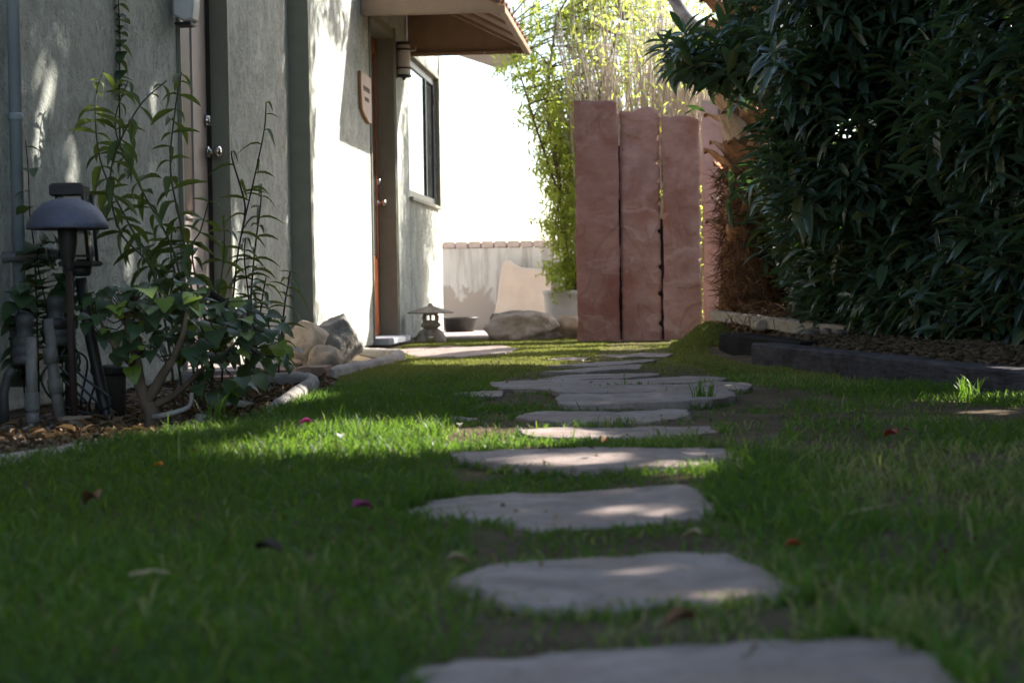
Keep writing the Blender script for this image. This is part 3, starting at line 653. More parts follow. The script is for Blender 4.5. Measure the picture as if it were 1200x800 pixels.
for si, (key, (pts, lab)) in enumerate(ST.items()):
    n = len(pts); P = [Vector((p[0], p[1], 0)) for p in pts]; ring = []
    for k in range(n):
        a_, b_, c_, d_ = P[k-1], P[k], P[(k+1) % n], P[(k+2) % n]
        for t_ in (0, .1, .2, .3, .4, .5, .6, .7, .8, .9):
            cr = .5*((2*b_)+(c_-a_)*t_+(2*a_-5*b_+4*c_-d_)*t_*t_+(3*b_-a_-3*c_+d_)*t_**3); li = b_.lerp(c_, t_)
            q = cr*.12+li*.88; q += Vector((mnoise.noise(q*14+Vector((si, 0, 0))), mnoise.noise(q*14+Vector((0, si, 3))), 0))*.012+Vector((mnoise.noise(q*40+Vector((si, 0, 0))), mnoise.noise(q*40+Vector((0, si, 3))), 0))*.005; ring.append(q)
    cx = sum(p.x for p in ring)/len(ring); cy = sum(p.y for p in ring)/len(ring); c0 = Vector((cx, cy, 0)); ring = [c0+Vector(((p.x-cx)*(1.22 if key in 'EDC' else 1.02), (p.y-cy)*1.02, 0)) for p in ring]; zt = .010+(.009 if key in 'HG' else 0)-(.003 if key in '1234' else 0)-(.004 if key in ('L', 'A', 'B', 'B2') else 0)
    g0 = gzf(cx, cy); b = bmesh.new(); m_ = len(ring); rings = []
    tx, ty = random.uniform(-.012, .012), random.uniform(-.012, .004)
    for f, dz in ((0, 0), (.12, 0), (.22, 0), (.32, 0), (.41, 0), (.5, 0), (.58, 0), (.66, 0), (.74, 0), (.81, 0), (.88, 0), (.94, 0), (.985, 0), (1.0, -.003), (1.004, -.016), (.99, -.03), (.97, -.07)):
        row = []
        for p in (ring if f else [c0]):
            q = c0+(p-c0)*f; z = g0+zt+dz+mnoise.noise(q*4+Vector((si, 1, 0)))*.003+math.floor(3.2*mnoise.noise(Vector((q.x*3.5, q.y*3.5, si*1.7)))+.4)*.0022+mnoise.noise(q*16+Vector((si, 4, 0)))*.0025+tx*(q.x-cx)+ty*(q.y-cy)
            if dz < -.002: q = q+(p-c0).normalized()*mnoise.noise(Vector((q.x*20, q.y*20, dz*90)))*.006
            row.append(b.verts.new((q.x, q.y, z)))
        rings.append(row)
    for A, B in zip(rings, rings[1:]):
        for k in range(m_):
            if len(A) == 1: b.faces.new((A[0], B[k], B[(k+1) % m_]))
            else: b.faces.new((A[k], A[(k+1) % m_], B[(k+1) % m_], B[k]))
    o = fbm('stepping_stone', b, MFLAG, None, True); o.data.set_sharp_from_angle(angle=R(32)); tag(o, lab, 'stepping stone', 'flagstones of the lawn path'); STP.append([(p.x, p.y) for p in ring])

# ------------------------------------------------------------------ timbers, board, curbs
def beam(name, a, b_, wd, h, mat, label, cat, seed, taper=None):
    """bevelled, slightly uneven beam from a to b_ (top centre line)"""
    a = Vector(a); b_ = Vector(b_); d = (b_-a).normalized(); s = Vector((-d.y, d.x, 0)).normalized(); u = s.cross(d)*-1
    if u.z < 0: u = -u
    n = 26; bm = bmesh.new(); rings = []
    pr = [(-.5, 0), (-.5, -.12), (-.5, -.5), (-.5, -1), (0, -1), (.5, -1), (.5, -.5), (.5, -.12), (.5, 0), (.42, .06), (0, .06), (-.42, .06)]
    for k in range(n+1):
        p = a.lerp(b_, k/n); f = 1 if taper is None else taper[0]+(taper[1]-taper[0])*k/n
        rings.append([bm.verts.new(p+s*(x*wd*f+mnoise.noise(Vector((k*.4, x*3, z*3+seed)))*.006)+u*(z*h*f+mnoise.noise(Vector((k*.35, x*2+seed, z*2)))*.005)) for x, z in pr])
    m = len(pr)
    for A, B in zip(rings, rings[1:]):
        for k in range(m): bm.faces.new((A[k], A[(k+1) % m], B[(k+1) % m], B[k]))
    bm.faces.new(rings[0]); bm.faces.new(rings[-1]); return tag(fbm(name, bm, mat), label, cat)
beam('edging_timber', (.445, 8.08, .095), (1.33, 5.2, .065), .13, .14, MTIM, 'long weathered dark timber edging the lawn below the oleander', 'timber', 1)
beam('edging_timber', (.345, 9.62, .105), (.66, 7.95, .10), .14, .15, MTIM2, 'short black timber end behind the long timber near the grassy mound', 'timber', 5)
beam('curb_board', (.275, 10.35, .225), (.92, 8.75, .155), .10, .07, MBOARD, 'grey beige board sloping down behind the black timbers', 'board', 9, (.7, 1.0))
def curb(name, P, wd, h, label):
    c = catmull(P, 8); bm = bmesh.new(); rings = []; n = len(c)
    for k, p in enumerate(c):
        d = (c[min(k+1, n-1)]-c[max(k-1, 0)]); s = Vector((-d.y, d.x, 0)).normalized(); ww = wd*(1+.15*mnoise.noise(p*6)); hh = p.z
        rings.append([bm.verts.new(Vector((p.x, p.y, 0))+s*x*ww+Vector((0, 0, z+mnoise.noise(p*12+Vector((x*9, 0, 0)))*.004))) for x, z in ((-.5, -.06), (-.5, hh*.7), (-.36, hh*.95), (0, hh+.006), (.36, hh*.95), (.5, hh*.7), (.5, -.06))])
    for A, B in zip(rings, rings[1:]):
        for k in range(6): bm.faces.new((A[k], A[k+1], B[k+1], B[k]))
    bm.faces.new(rings[0]); bm.faces.new(rings[-1]); return tag(fbm(name, bm, MCURB, None, True), label, 'curb')
curb('bed_curb', [(-1.19, 4.95, .0), (-1.23, 5.2, .015), (-1.245, 5.5, .04), (-1.27, 5.85, .055), (-1.315, 6.2, .06), (-1.42, 6.42, .06), (-1.6, 6.5, .05)], .05, .06, 'curved pale concrete curb at the corner of the planting bed')
curb('bed_curb', [(-1.50, 7.35, .035), (-1.45, 7.8, .04), (-1.41, 8.4, .045), (-1.43, 8.9, .05), (-1.50, 9.3, .05), (-1.64, 9.55, .045), (-1.8, 9.9, .04)], .07, .045, 'curved sunlit curb in front of the second door')
curb('bed_curb', [(-1.9, 2.9, .02), (-1.62, 3.1, .022), (-1.47, 3.5, .02), (-1.37, 3.95, .012), (-1.3, 4.3, 0)], .12, .02, 'flat grey concrete edging at the left edge of the lawn')
for k, (x, y, sx, sy, lab) in enumerate(((-1.62, 7.0, .09, .16, 'brown paver block at the front of the bed below the doorstep'), (-1.55, 7.35, .07, .13, 'brown paver block beside the small rough tan rock'), (-1.75, 6.72, .10, .09, 'brown paver block near the tall thin plants'))):
    o = box('paver_block', -sx, sx, -sy, sy, -.05, .055-.008*k, simple('brown_paver', (.3, .2, .15), (.22, .145, .11), 12, .9), None, bev=.008); o.location = (x, y, 0); o.rotation_euler = (0, 0, .1*k-.05); tag(o, lab, 'paver', 'paver blocks')

# ------------------------------------------------------------------ path lights
ml = thing('mushroom_path_light', (-1.71, 4.75, 0), 'path light with a blue grey mushroom shade on a thin stem', 'path light')
px, py = -1.71, 4.75
lathe('shade', [(.010, .647), (.03, .645), (.065, .632), (.095, .607), (.113, .575), (.116, .56), (.112, .557), (.09, .57), (.05, .59), (.012, .6)], (px, py, 0), MSHADE, ml, 40)
lathe('socket', [(.018, .6), (.030, .585), (.027, .52), (.020, .48), (.012, .45), (.012, .44)], (px, py, 0), MBLK, ml, 20)
tube('stem', [(px, py, .45), (px+.004, py, .2), (px+.007, py, .02)], .0105, simple('rusty_stem', (.022, .02, .02), (.05, .03, .024), 14, .7, lo=.45, hi=.8), ml, 12)
lathe('foot', [(.0105, .012), (.048, .010), (.05, .0), (.04, -.02)], (px+.007, py, .012), simple('dirty_disc', (.36, .27, .2), (.2, .14, .1), 20, .9), ml, 20)
LZ = -.03
ll = thing('lantern_path_light', (-1.60, 4.93, 0), 'black lantern style path light leaning behind the mushroom light', 'path light')
bx_, by_ = -1.745, 4.95
lathe('roof', [(.062, .692), (.07, .697), (.07, .722), (.06, .73), (.02, .734)], (bx_-.028, by_, LZ), MBLK, ll, sq=4, rot=Q, sm=False)
for dx in (-1, 1):
    for dy in (-1, 1): tube('cage_bar', [(bx_+dx*.038, by_+dy*.038, .50+LZ), (bx_-.015+dx*.04, by_+dy*.04, .70+LZ)], .0055, MBLK, ll, 6)
lathe('glass', [(.044, .505), (.046, .695)], (bx_-.007, by_, LZ), glassmat('lamp_glass', (.25, .26, .25), .15), ll, sq=4, rot=Q, sm=False)
box('lantern_floor', bx_-.052, bx_+.052, by_-.052, by_+.052, .485+LZ, .50+LZ, MBLK, ll)
for zz in (.512, .6): box('cage_rail', bx_-.046, bx_+.046, by_-.046, by_-.041, zz+LZ, zz+.006+LZ, MBLK, ll, bev=0)
lathe('collar', [(.022, .455), (.03, .46), (.034, .485)], (bx_, by_, LZ), MBLK, ll, 16)
tube('post', [(bx_, by_, .42), (bx_+.012, by_, .32), (bx_+.075, by_-.01, .0), (bx_+.085, by_-.012, -.05)], .0175, MBLK, ll, 16)

# ------------------------------------------------------------------ irrigation pipes
ir = thing('irrigation_valves', (-1.86, 4.85, 0), 'cluster of white and grey irrigation pipes and valves at the far left', 'irrigation valves')
def collar(x, y, z, r_, h, mat, name='coupling'): return lathe(name, [(r_*.9, 0), (r_, h*.1), (r_, h*.9), (r_*.9, h)], (x, y, z), mat, ir, 16)
tube('pipe', [(-1.845, 4.8, -.03), (-1.845, 4.8, .25)], .017, MPVC, ir, 14); collar(-1.845, 4.8, .035, .022, .055, MPVC); collar(-1.845, 4.8, .0, .019, .03, MPVC)
tube('pipe', [(-1.775, 4.85, -.03), (-1.80, 4.86, .12), (-1.815, 4.87, .3)], .017, MPVC, ir, 14)
for t_ in (.08, .17): tube('coupling', [(-1.79-.0001-.14*(t_-.06), 4.857, t_), (-1.797-.14*(t_-.06), 4.86, t_+.045)], .0215, MPVC, ir, 14)
for x, y, z in ((-1.87, 4.82, .17), (-1.805, 4.9, .22)):
    lathe('valve_body', [(.03, 0), (.036, .008), (.036, .02), (.032, .024), (.036, .03), (.038, .048), (.032, .052), (.036, .058), (.034, .075), (.024, .085), (.022, .11), (.026, .115), (.026, .14), (.014, .15)], (x, y, z), MGREYP, ir, 20)
lathe('valve_cap', [(.036, 0), (.04, .004), (.04, .026), (.034, .032)], (-1.805, 4.9, .27), MBLK, ir, 20)
tube('pipe', [(-1.93, 4.92, .10), (-1.93, 4.92, .30)], .025, MGALV, ir, 14); tube('pipe', [(-1.80, 5.0, .0), (-1.80, 5.0, .49)], .018, MGALV, ir, 14)
tube('cross_pipe', [(-2.2, 4.95, .475), (-1.72, 5.0, .50)], .017, MGALV, ir, 14)
for x in (-1.86, -1.745): tube('fitting', [(x-.022, 4.985, .49), (x+.022, 4.99, .492)], .025, MGALV, ir, 14)
tube('riser', [(-1.745, 4.99, .49), (-1.745, 4.99, .535)], .014, MGALV, ir, 10)
tube('elbow', [(-1.90, 4.80, .16), (-1.915, 4.8, .14), (-1.93, 4.8, .09), (-1.93, 4.8, -.02)], .014, MGREYP, ir, 12)
cab = []
rs = random.Random(4)
for k in range(9):
    x, y = -1.80+rs.uniform(-.05, .12), 4.92+rs.uniform(-.05, .1)
    cab.append((catmull([(x, y, .22+rs.uniform(-.1, .05)), (x+rs.uniform(-.05, .07), y-.02, .12+rs.uniform(0, .06)), (x+rs.uniform(-.05, .1), y, .05), (x+rs.uniform(-.05, .15), y+.02, .01)], 6), .0035))
tubes('cable', cab, MBLK, ir, 6)
vb = thing('valve_box', (-1.72, 5.1, 0), 'black lidded plastic bucket behind the lantern path light', 'bucket')
lathe('body', [(.045, -.02), (.05, .12), (.05, .125)], (-1.72, 5.12, 0), MGREYP, vb, 20); lathe('lid', [(.056, .122), (.058, .126), (.058, .145), (.05, .152), (.01, .154)], (-1.72, 5.12, 0), MBLK, vb, 20)
o = mesh('white_sheet', [(-1.79, 5.04, .05), (-1.735, 5.05, .04), (-1.725, 5.06, .11), (-1.78, 5.05, .14), (-1.79, 5.046, .05), (-1.735, 5.056, .04), (-1.725, 5.066, .11), (-1.78, 5.056, .14)], [(0, 1, 2, 3), (4, 7, 6, 5), (0, 4, 5, 1), (1, 5, 6, 2), (2, 6, 7, 3), (3, 7, 4, 0)], MWHITE)
tag(o, 'small pale sheet leaning on the cables between the two path lights', 'sheet')

# ------------------------------------------------------------------ gravel and pebbles
V0 = np.array([v.co[:] for v in rockmesh('t', (1, 1, .7), 3, MPEB, detail=1, cuts=4).vertices]); tm_ = bpy.data.meshes['t']
T0 = np.array([p.vertices[:] for p in tm_.polygons])
def gravel(name, n, fx, smin, smax, mat, label):
    pts = fx(n); s = rng.uniform(smin, smax, len(pts)); M = np.zeros((len(pts), 4, 4)); M[:, 3, 3] = 1; a_ = rng.uniform(0, 6.28, len(pts))
    M[:, 0, 0] = np.cos(a_)*s; M[:, 0, 1] = -np.sin(a_)*s; M[:, 1, 0] = np.sin(a_)*s*rng.uniform(.6, 1, len(pts)); M[:, 1, 1] = np.cos(a_)*s; M[:, 2, 2] = s*rng.uniform(.5, 1, len(pts))
    M[:, :3, 3] = np.stack([pts[:, 0], pts[:, 1], gz(pts[:, 0], pts[:, 1])+s*.25], 1)
    v, t, r_ = inst(V0, T0, M, rng.random(len(pts))); o = fast(name, v, t, mat, None, r_, sm=False); return tag(o, label, 'gravel', kind='stuff')
def gmat():
    m = leafmat('gravel_stone', (.16, .12, .095), (.48, .4, .33), 0, .9, .15); return m
MGRAV = leafmat('gravel_stone_mix', (.07, .053, .042), (.3, .24, .19), 0, .95, .1)
def bedpts(n):
    y = rng.uniform(2.9, 7.4, n); x = bedx(y)-.02-np.abs(rng.normal(0, .32, n)); k = (x > -1.95); return np.stack([x[k], y[k]], 1)
gravel('bed_gravel', 9000, bedpts, .003, .012, MGRAV, 'loose gravel and crumbs of soil in the left planting bed')
def rbed(n):
    y = rng.uniform(6, 10.6, n); x = timx(y)+.1+np.abs(rng.normal(0, .3, n)); return np.stack([x, y], 1)
gravel('bed_litter', 2600, rbed, .005, .02, leafmat('bed_crumbs', (.03, .022, .015), (.11, .075, .045), 0, .95, .1), 'crumbled soil and litter under the oleander')
pm = rockmesh('river_pebble', (.042, .034, .026), 6, MPEB, detail=3, cuts=2, rough=.06)
def up(p): return p
for k, (x, y, s) in enumerate([(.74, 8.95, 1.0), (.80, 8.85, .9), (.86, 8.9, 1.1), (.90, 8.75, .8), (.78, 8.7, .8), (.95, 8.85, 1), (1.0, 8.7, .9), (.70, 8.75, .7), (.84, 8.6, .75), (1.05, 8.5, .9)]):
    o = bpy.data.objects.new('river_pebble', pm); C.objects.link(o); o.location = (x, y, gzf(x, y)+.022*s); o.rotation_euler = (0, 0, k*1.3); o.scale = (s, s, s)
    tag(o, 'grey brown river pebble in the pile under the oleander edge', 'pebble', 'pebbles piled under the oleander')
rock('river_pebble', (.50, 9.6, .155), (.05, .05, .035), 9, MTAN, 'single pale tan pebble resting behind the sloping board', cat='pebble', detail=3, cuts=2, rough=.06)
for k, (x, y, s, lab) in enumerate([(-1.38, 5.35, .05, 'flat grey stone in the bed beside the curved curb'), (-1.5, 5.6, .045, 'grey stone in the bed behind the shrub'), (-1.33, 4.75, .04, 'dark stone by the grass at the foot of the shrub'), (-1.85, 4.2, .06, 'reddish brown clod at the far left edge of the gravel')]):
    rock('bed_stone', (x, y, .012), (s, s*.8, s*.45), 30+k, MGREYR if k < 3 else MTAN, lab, (0, 0, k), 'stone', detail=3)

# ------------------------------------------------------------------ lawn
def lawn():
    N = 1000000
    y = rng.uniform(0, 1, N); Y = .95+(12.72-.95)*y**.85
    hw = .32*Y+.75; X = -.092*Y+rng.uniform(-1, 1, N)*hw
    xm = rng.normal(.2, .15, 16000); ym = rng.uniform(9.62, 10.7, 16000); X = np.concatenate([X, xm]); Y = np.concatenate([Y, ym]); k = (X > bedx(Y)+.0) & ((X < timx(Y)-.075) | ((Y > 9.68) & (X < .42))); k &= ~((Y > 12.55) & (X > -.66))
    X, Y = X[k], Y[k]
    pc = np.interp(Y, [1, 2, 3, 4, 5, 6, 7, 8, 9], [0, -.05, -.17, -.15, -.12, -.15, -.25, -.3, -.2]); pw = np.interp(Y, [1, 3, 4, 6, 7.5, 9], [.14, .2, .4, .5, .4, .2])
    dp_ = np.abs(X-pc)/pw; nz = n1(X*2.3+20, Y*2.3); nf = n2(X*7+5, Y*5)
    den = .35+.75*nz; den = np.where(dp_ < 1, den*np.where(Y > 3.9, .07+.6*(nf > .58)*(n3(X*3, Y*3) > .4), .25+.75*(nf > .45)*(n3(X*3, Y*3) > .3)), den)
    ed = (dp_ >= 1) & (dp_ < 1.35); den = np.where(ed, den*.8, den)
    den = den*(1-np.clip(1.05*np.exp(-((X-.85)/.42)**2-((Y-4.75)/.6)**2)*(.45+nf), 0, .95)); den = den*(1-np.clip(.9*np.exp(-((X-.38)/.25)**2-((Y-5.6)/.5)**2)*(.4+nf), 0, .9)); den = den*np.where((X > .25) & (n3(X*2.6, Y*2.6+9) > .62), .35, 1); den = den*(1-.6*np.exp(-((X-.42)/.12)**2-((Y-3.0)/.6)**2)); den = den*(1-.5*np.exp(-((X-.22)/.1)**2-((Y-1.95)/.25)**2))
    den = np.where(Y > 7.2, np.clip(den*1.6, .5, 1), den)
    den = den*(1-.6*sstep((X-.12)/.25)*sstep((n2(X*2.2+1, Y*2.2)*.6+n1(X*6, Y*6)*.4-.45)/.2)*(Y < 7)); den = np.where((Y > 9.5) & (X > -.15), 1.0, den)
    worn = np.clip(1.3*np.exp(-((X-.95)/.42)**2-((Y-4.7)/.5)**2)+.9*np.exp(-((X-.40)/.2)**2-((Y-5.7)/.45)**2)+.7*np.exp(-((X-.42)/.13)**2-((Y-2.6)/.35)**2)+.6*np.exp(-((X-.6)/.2)**2-((Y-3.4)/.25)**2), 0, 1)*np.clip(.35+1.3*(nf-.2), 0, 1); den = den*(1-.97*worn)
    k = rng.random(len(X)) < den
    for P in STP:
        cx = np.mean([p[0] for p in P]); cy = np.mean([p[1] for p in P]); Q_ = [((p[0]-cx)*.985+cx, (p[1]-cy)*.975+cy) for p in P]; k &= ~inpoly(X, Y, Q_)
    X, Y = X[k], Y[k]; fr = []
    for P in STP:   # fringe of grass leaning over the stone rims
        P = np.array(P); c_ = P.mean(0); m = int(110*len(P)/10) if P[:, 1].mean() < 7.2 else 40; q = P[rng.integers(0, len(P), m)]; dd = q-c_; dd /= np.linalg.norm(dd, axis=1, keepdims=True)
        q = q+dd*rng.uniform(-.012, .03, (m, 1))+rng.normal(0, .006, (m, 2)); q = q[n3(q[:, 0]*6+3, q[:, 1]*6) > (.45 if P[:, 1].mean() < 3.8 else .6)]; fr.append(q)
    fr = np.concatenate(fr); nF = len(fr); X = np.concatenate([X, fr[:, 0]]); Y = np.concatenate([Y, fr[:, 1]]); n = len(X); nz = n1(X*2.3+20, Y*2.3)
    dp_ = np.abs(X-np.interp(Y, [1, 2, 3, 4, 5, 6, 7, 8, 9], [0, -.05, -.17, -.15, -.12, -.15, -.25, -.3, -.2]))/np.interp(Y, [1, 3, 4, 6, 7.5, 9], [.14, .2, .4, .5, .4, .2])
    h = (.022+.026*nz+.014*rng.random(n))*np.interp(Y, [0, 5.8, 7.5, 9, 13], [1, 1, .6, .42, .36])*rng.uniform(.55, 1.2, n); h = h*(1-.4*np.exp(-((X-.8)/.5)**2-((Y-4.6)/.9)**2)); h = np.where(dp_ < 1.05, h*.55, h); h[-nF:] *= 1.35; h = np.where((Y > 9.5) & (X > .0), h*1.5, h)
    tall = rng.random(n) < .012; h = np.where(tall & (Y < 7), h*1.7, h)
    wd = rng.uniform(.0008, .0021, n)*np.interp(Y, [0, 3, 8, 13], [.9, 1, 1.25, 1.5])
    a = rng.uniform(0, 6.283, n); ln = rng.uniform(.2, 1.25, n); dx, dy = np.cos(a), np.sin(a); fx, fy = -dy, dx
    fa = rng.uniform(0, 6.283, n); fx, fy = np.cos(fa), np.sin(fa)
    b0 = np.stack([X, Y, gz(X, Y)-.004], 1); S_ = np.stack([fx*wd, fy*wd, np.zeros(n)], 1)
    def at(t, bend): return b0+np.stack([dx*h*ln*bend, dy*h*ln*bend, h*t*(1-.35*ln*t)], 1)
    p1 = at(.45, .22); p2 = at(.8, .6); p3 = at(1.0, 1.05)
    V = np.stack([b0-S_, b0+S_, p1-S_*.95, p1+S_*.95, p2-S_*.65, p2+S_*.65, p3], 1).reshape(-1, 3)
    tt = np.array([(0, 1, 3), (0, 3, 2), (2, 3, 5), (2, 5, 4), (4, 5, 6)]); T = (tt[None]+(np.arange(n)*7)[:, None, None]).reshape(-1, 3)
    dryz = np.exp(-((X-.9)/.55)**2-((Y-4.7)/.7)**2)*.55+.4*np.exp(-((X-.45)/.2)**2-((Y-2.7)/.5)**2)+.75*sstep((X-.12)/.25)*sstep((n2(X*2.2+1, Y*2.2)*.6+n1(X*6, Y*6)*.4-.42)/.18)*(Y < 7)+.45*sstep((n3(X*1.6+8, Y*1.6)-.62)/.15)*(Y < 7)+np.where(dp_ < 1.05, .22, 0)+.12*(n3(X*1.7+4, Y*1.7) > .7)
    rr = np.clip(rng.beta(2.0, 2.4, n)*.68+dryz*rng.random(n)+(rng.random(n) < .06)*.45, 0, 1)
    far = Y+.5*(n3(X*2+7, Y*2)-.5)+.35*rng.normal(0, 1, n) > 7.0; V = V.reshape(n, 7, 3)
    for nm, mk, mt, lb in (('lawn_grass', ~far, MGRASS, 'short green lawn grass on both sides of the stone path'), ('mossy_turf', far, MTURF, 'short olive mossy turf at the far end of the lawn and on its mound')):
        m = int(mk.sum()); o = fast(nm, V[mk].reshape(-1, 3), (tt[None]+(np.arange(m)*7)[:, None, None]).reshape(-1, 3), mt, None, np.repeat(rr[mk], 7)); tag(o, lb, 'grass', kind='stuff')
    return n
nb = lawn(); print('blades', nb)
def tuft(x, y, h, n, lab, mat=MGRASS):
    v = []; t = []; rr = []
    for k in range(n):
        a = random.uniform(0, 6.28); l = h*random.uniform(.5, 1); q = random.uniform(.15, .7); s = .0025; fx, fy = -math.sin(a)*s, math.cos(a)*s; z0 = gzf(x, y)
        bx0, by0 = x+random.uniform(-.03, .03), y+random.uniform(-.03, .03); o_ = len(v)
        for u, bd in ((0, 0), (.4, .15), (.75, .5)):
            cx_, cy_, cz_ = bx0+math.cos(a)*l*q*bd, by0+math.sin(a)*l*q*bd, z0+l*u
            v += [(cx_-fx*(1-u*.5), cy_-fy*(1-u*.5), cz_), (cx_+fx*(1-u*.5), cy_+fy*(1-u*.5), cz_)]
        v.append((bx0+math.cos(a)*l*q, by0+math.sin(a)*l*q, z0+l*.95)); t += [(o_+a_, o_+b_, o_+c_) for a_, b_, c_ in ((0, 1, 3), (0, 3, 2), (2, 3, 5), (2, 5, 4), (4, 5, 6))]; rr += [random.uniform(.4, .75)]*7
    return tag(fast('grass_tuft', v, t, mat, None, rr), lab, 'grass tuft')
tuft(-1.24, 4.55, .13, 26, 'tall pale grass tuft beside the shrub trunk at the bed edge'); tuft(.10, 5.25, .09, 40, 'ragged grass tuft growing over the right end of the seventh flagstone'); tuft(.95, 5.55, .09, 40, 'sunlit grass tuft below the long timber on the right')

# ------------------------------------------------------------------ oleander hedge
OL = leaf_tmpl([(0, .08), (.25, .40), (.55, .5), (.8, .34), (1, 0)], .22); OL2 = leaf_tmpl([(0, .08), (.25, .40), (.55, .5), (.8, .34), (1, 0)], .52)
def hedge():
    root = thing('oleander_hedge', (1.6, 8, .1), 'tall dense dark oleander hedge with long drooping leaves on the right', 'hedge')
    # front line of the hedge, from the palm to beyond the right of the camera
    FL = np.array([(.80, 12.2), (.70, 11.3), (.62, 10.3), (.74, 9.4), (1.02, 8.5), (1.42, 7.5), (1.85, 6.5), (2.35, 5.2), (2.75, 3.6), (3.0, 1.5), (3.1, -.5)]); seg = np.cumsum([0]+list(np.hypot(*np.diff(FL, axis=0).T))); seg -= seg[2]
    def pt(u): return np.stack([np.interp(u, seg, FL[:, 0]), np.interp(u, seg, FL[:, 1])], 1)
    n = 3800; u = np.concatenate([rng.uniform(-1.7, 5.2, 1700), rng.uniform(5.0, seg[-1], 2100)]); z = .15+4.6*rng.random(n)**.95; w_ = np.abs(rng.normal(0, .45, n))
    w_ = np.where(rng.random(n) < .38, rng.uniform(.4, 1.7, n), w_)
    # more shoots low and in view
    u2 = rng.uniform(-.6, 4.6, 1000); z2 = .12+2.4*rng.random(1000); w2 = np.abs(rng.normal(0, .28, 1000)); u = np.concatenate([u, u2]); z = np.concatenate([z, z2]); w_ = np.concatenate([w_, w2]); n = len(u)
    P2 = pt(u); e = pt(u+.05)-pt(u-.05); e /= np.linalg.norm(e, axis=1, keepdims=True)+1e-9; nr = np.stack([-e[:, 1], e[:, 0]], 1); nr *= np.sign(nr[:, :1]+1e-9)  # pointing right / back
    bulge = -.34*np.sin(np.clip(z/2.2, 0, 1)*math.pi*.5)*(.55+.45*np.sin(u*2.1+1))-.16*(n1(u*2.4, z*2.4)-.5)*2
    bulge += np.where((u < 1.2) & (z > 1.55), -.30*(1-u/1.2), 0)+np.where((u < 1.0) & (z > 1.15) & (z < 1.5), .12, 0)+np.where((u < 1.6) & (z < .6), .16, 0)
    tip = np.concatenate([P2+nr*(w_+bulge)[:, None], z[:, None]], 1)
    dx_ = 1500; ud = rng.uniform(2.2, 8.5, dx_); pd = pt(ud); tip = np.concatenate([tip, np.stack([pd[:, 0]+rng.uniform(.5, 1.9, dx_), pd[:, 1]+.3, rng.uniform(.3, 4.6, dx_)], 1)]); nr = np.concatenate([nr, np.tile([[.85, .5]], (dx_, 1))])
    lo = 330; ul = rng.uniform(.6, 4.8, lo); pl_ = pt(ul); tip = np.concatenate([tip, np.stack([pl_[:, 0]+rng.uniform(-.08, .2, lo), pl_[:, 1], rng.uniform(.17, .6, lo)], 1)]); nr = np.concatenate([nr, np.tile([[.85, .5]], (lo, 1))])
    ex = 420; tip = np.concatenate([tip, np.stack([rng.uniform(.5, 1.55, ex), rng.uniform(8.2, 9.15, ex), rng.uniform(.85, 2.4, ex)], 1)]); nr = np.concatenate([nr, np.tile([[.85, .5]], (ex, 1))])
    # hand-placed overhanging sprays above the palm trunk
    hx = rng.uniform(-.03, .36, 34); hz = 1.5+.26*rng.random(34); hy = rng.uniform(9.0, 9.6, 34)
    tip = np.concatenate([tip, np.stack([hx, hy, hz], 1)]); nr = np.concatenate([nr, np.tile([[.85, .3]], (34, 1))]); n = len(tip)
    ax = np.concatenate([-nr*rng.uniform(.15, .8, n)[:, None]+rng.normal(0, .3, (n, 2)), rng.uniform(.35, 1.1, n)[:, None]], 1); ax /= np.linalg.norm(ax, axis=1, keepdims=True)
    pos = []; dr = []; upv = []; ln = []
    W = 7; offs = np.where(tip[:, 1] < 5.0, 1.35, 1.0)
    for j in range(W):
        s = j*.052+rng.uniform(0, .02, n); ph = rng.uniform(0, 6.28, n)+j*1.05
        t1 = np.cross(ax, np.array([0, 0, 1.])+rng.normal(0, .05, (n, 3))); t1 /= np.linalg.norm(t1, axis=1, keepdims=True); t2 = np.cross(ax, t1)
        for q in range(3):
            a = ph+q*2.094+rng.normal(0, .15, n); out = t1*np.cos(a)[:, None]+t2*np.sin(a)[:, None]
            el = rng.uniform(.1, .75, n)+(.5 if j == 0 else 0)
            d = out+ax*el[:, None]; d[:, 2] -= .18*(j > 1); pos.append(tip-ax*s[:, None]); dr.append(d); upv.append(ax+np.array([0, 0, .4])); ln.append(rng.uniform(.125, .23, n)*(.75 if j == 0 else 1)*offs)
    pos = np.concatenate(pos); dr = np.concatenate(dr); upv = np.concatenate(upv); ln = np.concatenate(ln); rn = rng.random(len(pos))
    k = gapmask(pos+dr/np.linalg.norm(dr, axis=1, keepdims=True)*(ln*.45)[:, None], rn) & (pos[:, 2] > gz(pos[:, 0], pos[:, 1])+.03)
    xl = np.interp(pos[:, 2], [.1, .3, .53, .8, 1.0, 1.12, 1.3, 1.42, 1.5, 1.6, 1.72, 1.77, 2.0, 3], [.74, .66, .47, .35, .29, .36, .46, .40, .08, -.06, -.06, .29, .36, .34]); k &= ~((pos[:, 1] > 7.8) & (pos[:, 0]+.35*dr[:, 0]*ln < xl*pos[:, 1]/9.2))
    pos, dr, upv, ln, rn = pos[k], dr[k], upv[k], ln[k], rn[k]; wd = ln*rng.uniform(.19, .26, len(ln)); M = mats_from(pos, dr, upv, ln, wd)
    # the 300 leaves that show largest are parts of their own
    rel = pos-np.array(CAM); dep = rel@np.array(fw); xx = rel@np.array(rv)/dep; yy = rel@np.array(uv)/dep
    vis = (np.abs(xx) < .3) & (np.abs(yy) < .2) & (dep > 2); cell = {}
    score = np.where(vis, dep, 99); order = np.argsort(score); pick = []
    for i_ in order:
        if score[i_] > 50 or len(pick) >= 298: break
        c_ = (int(xx[i_]*70), int(yy[i_]*70))
        if cell.get(c_, 0) < 2: cell[c_] = cell.get(c_, 0)+1; pick.append(i_)
    sel = np.zeros(len(pos), bool); sel[pick] = True
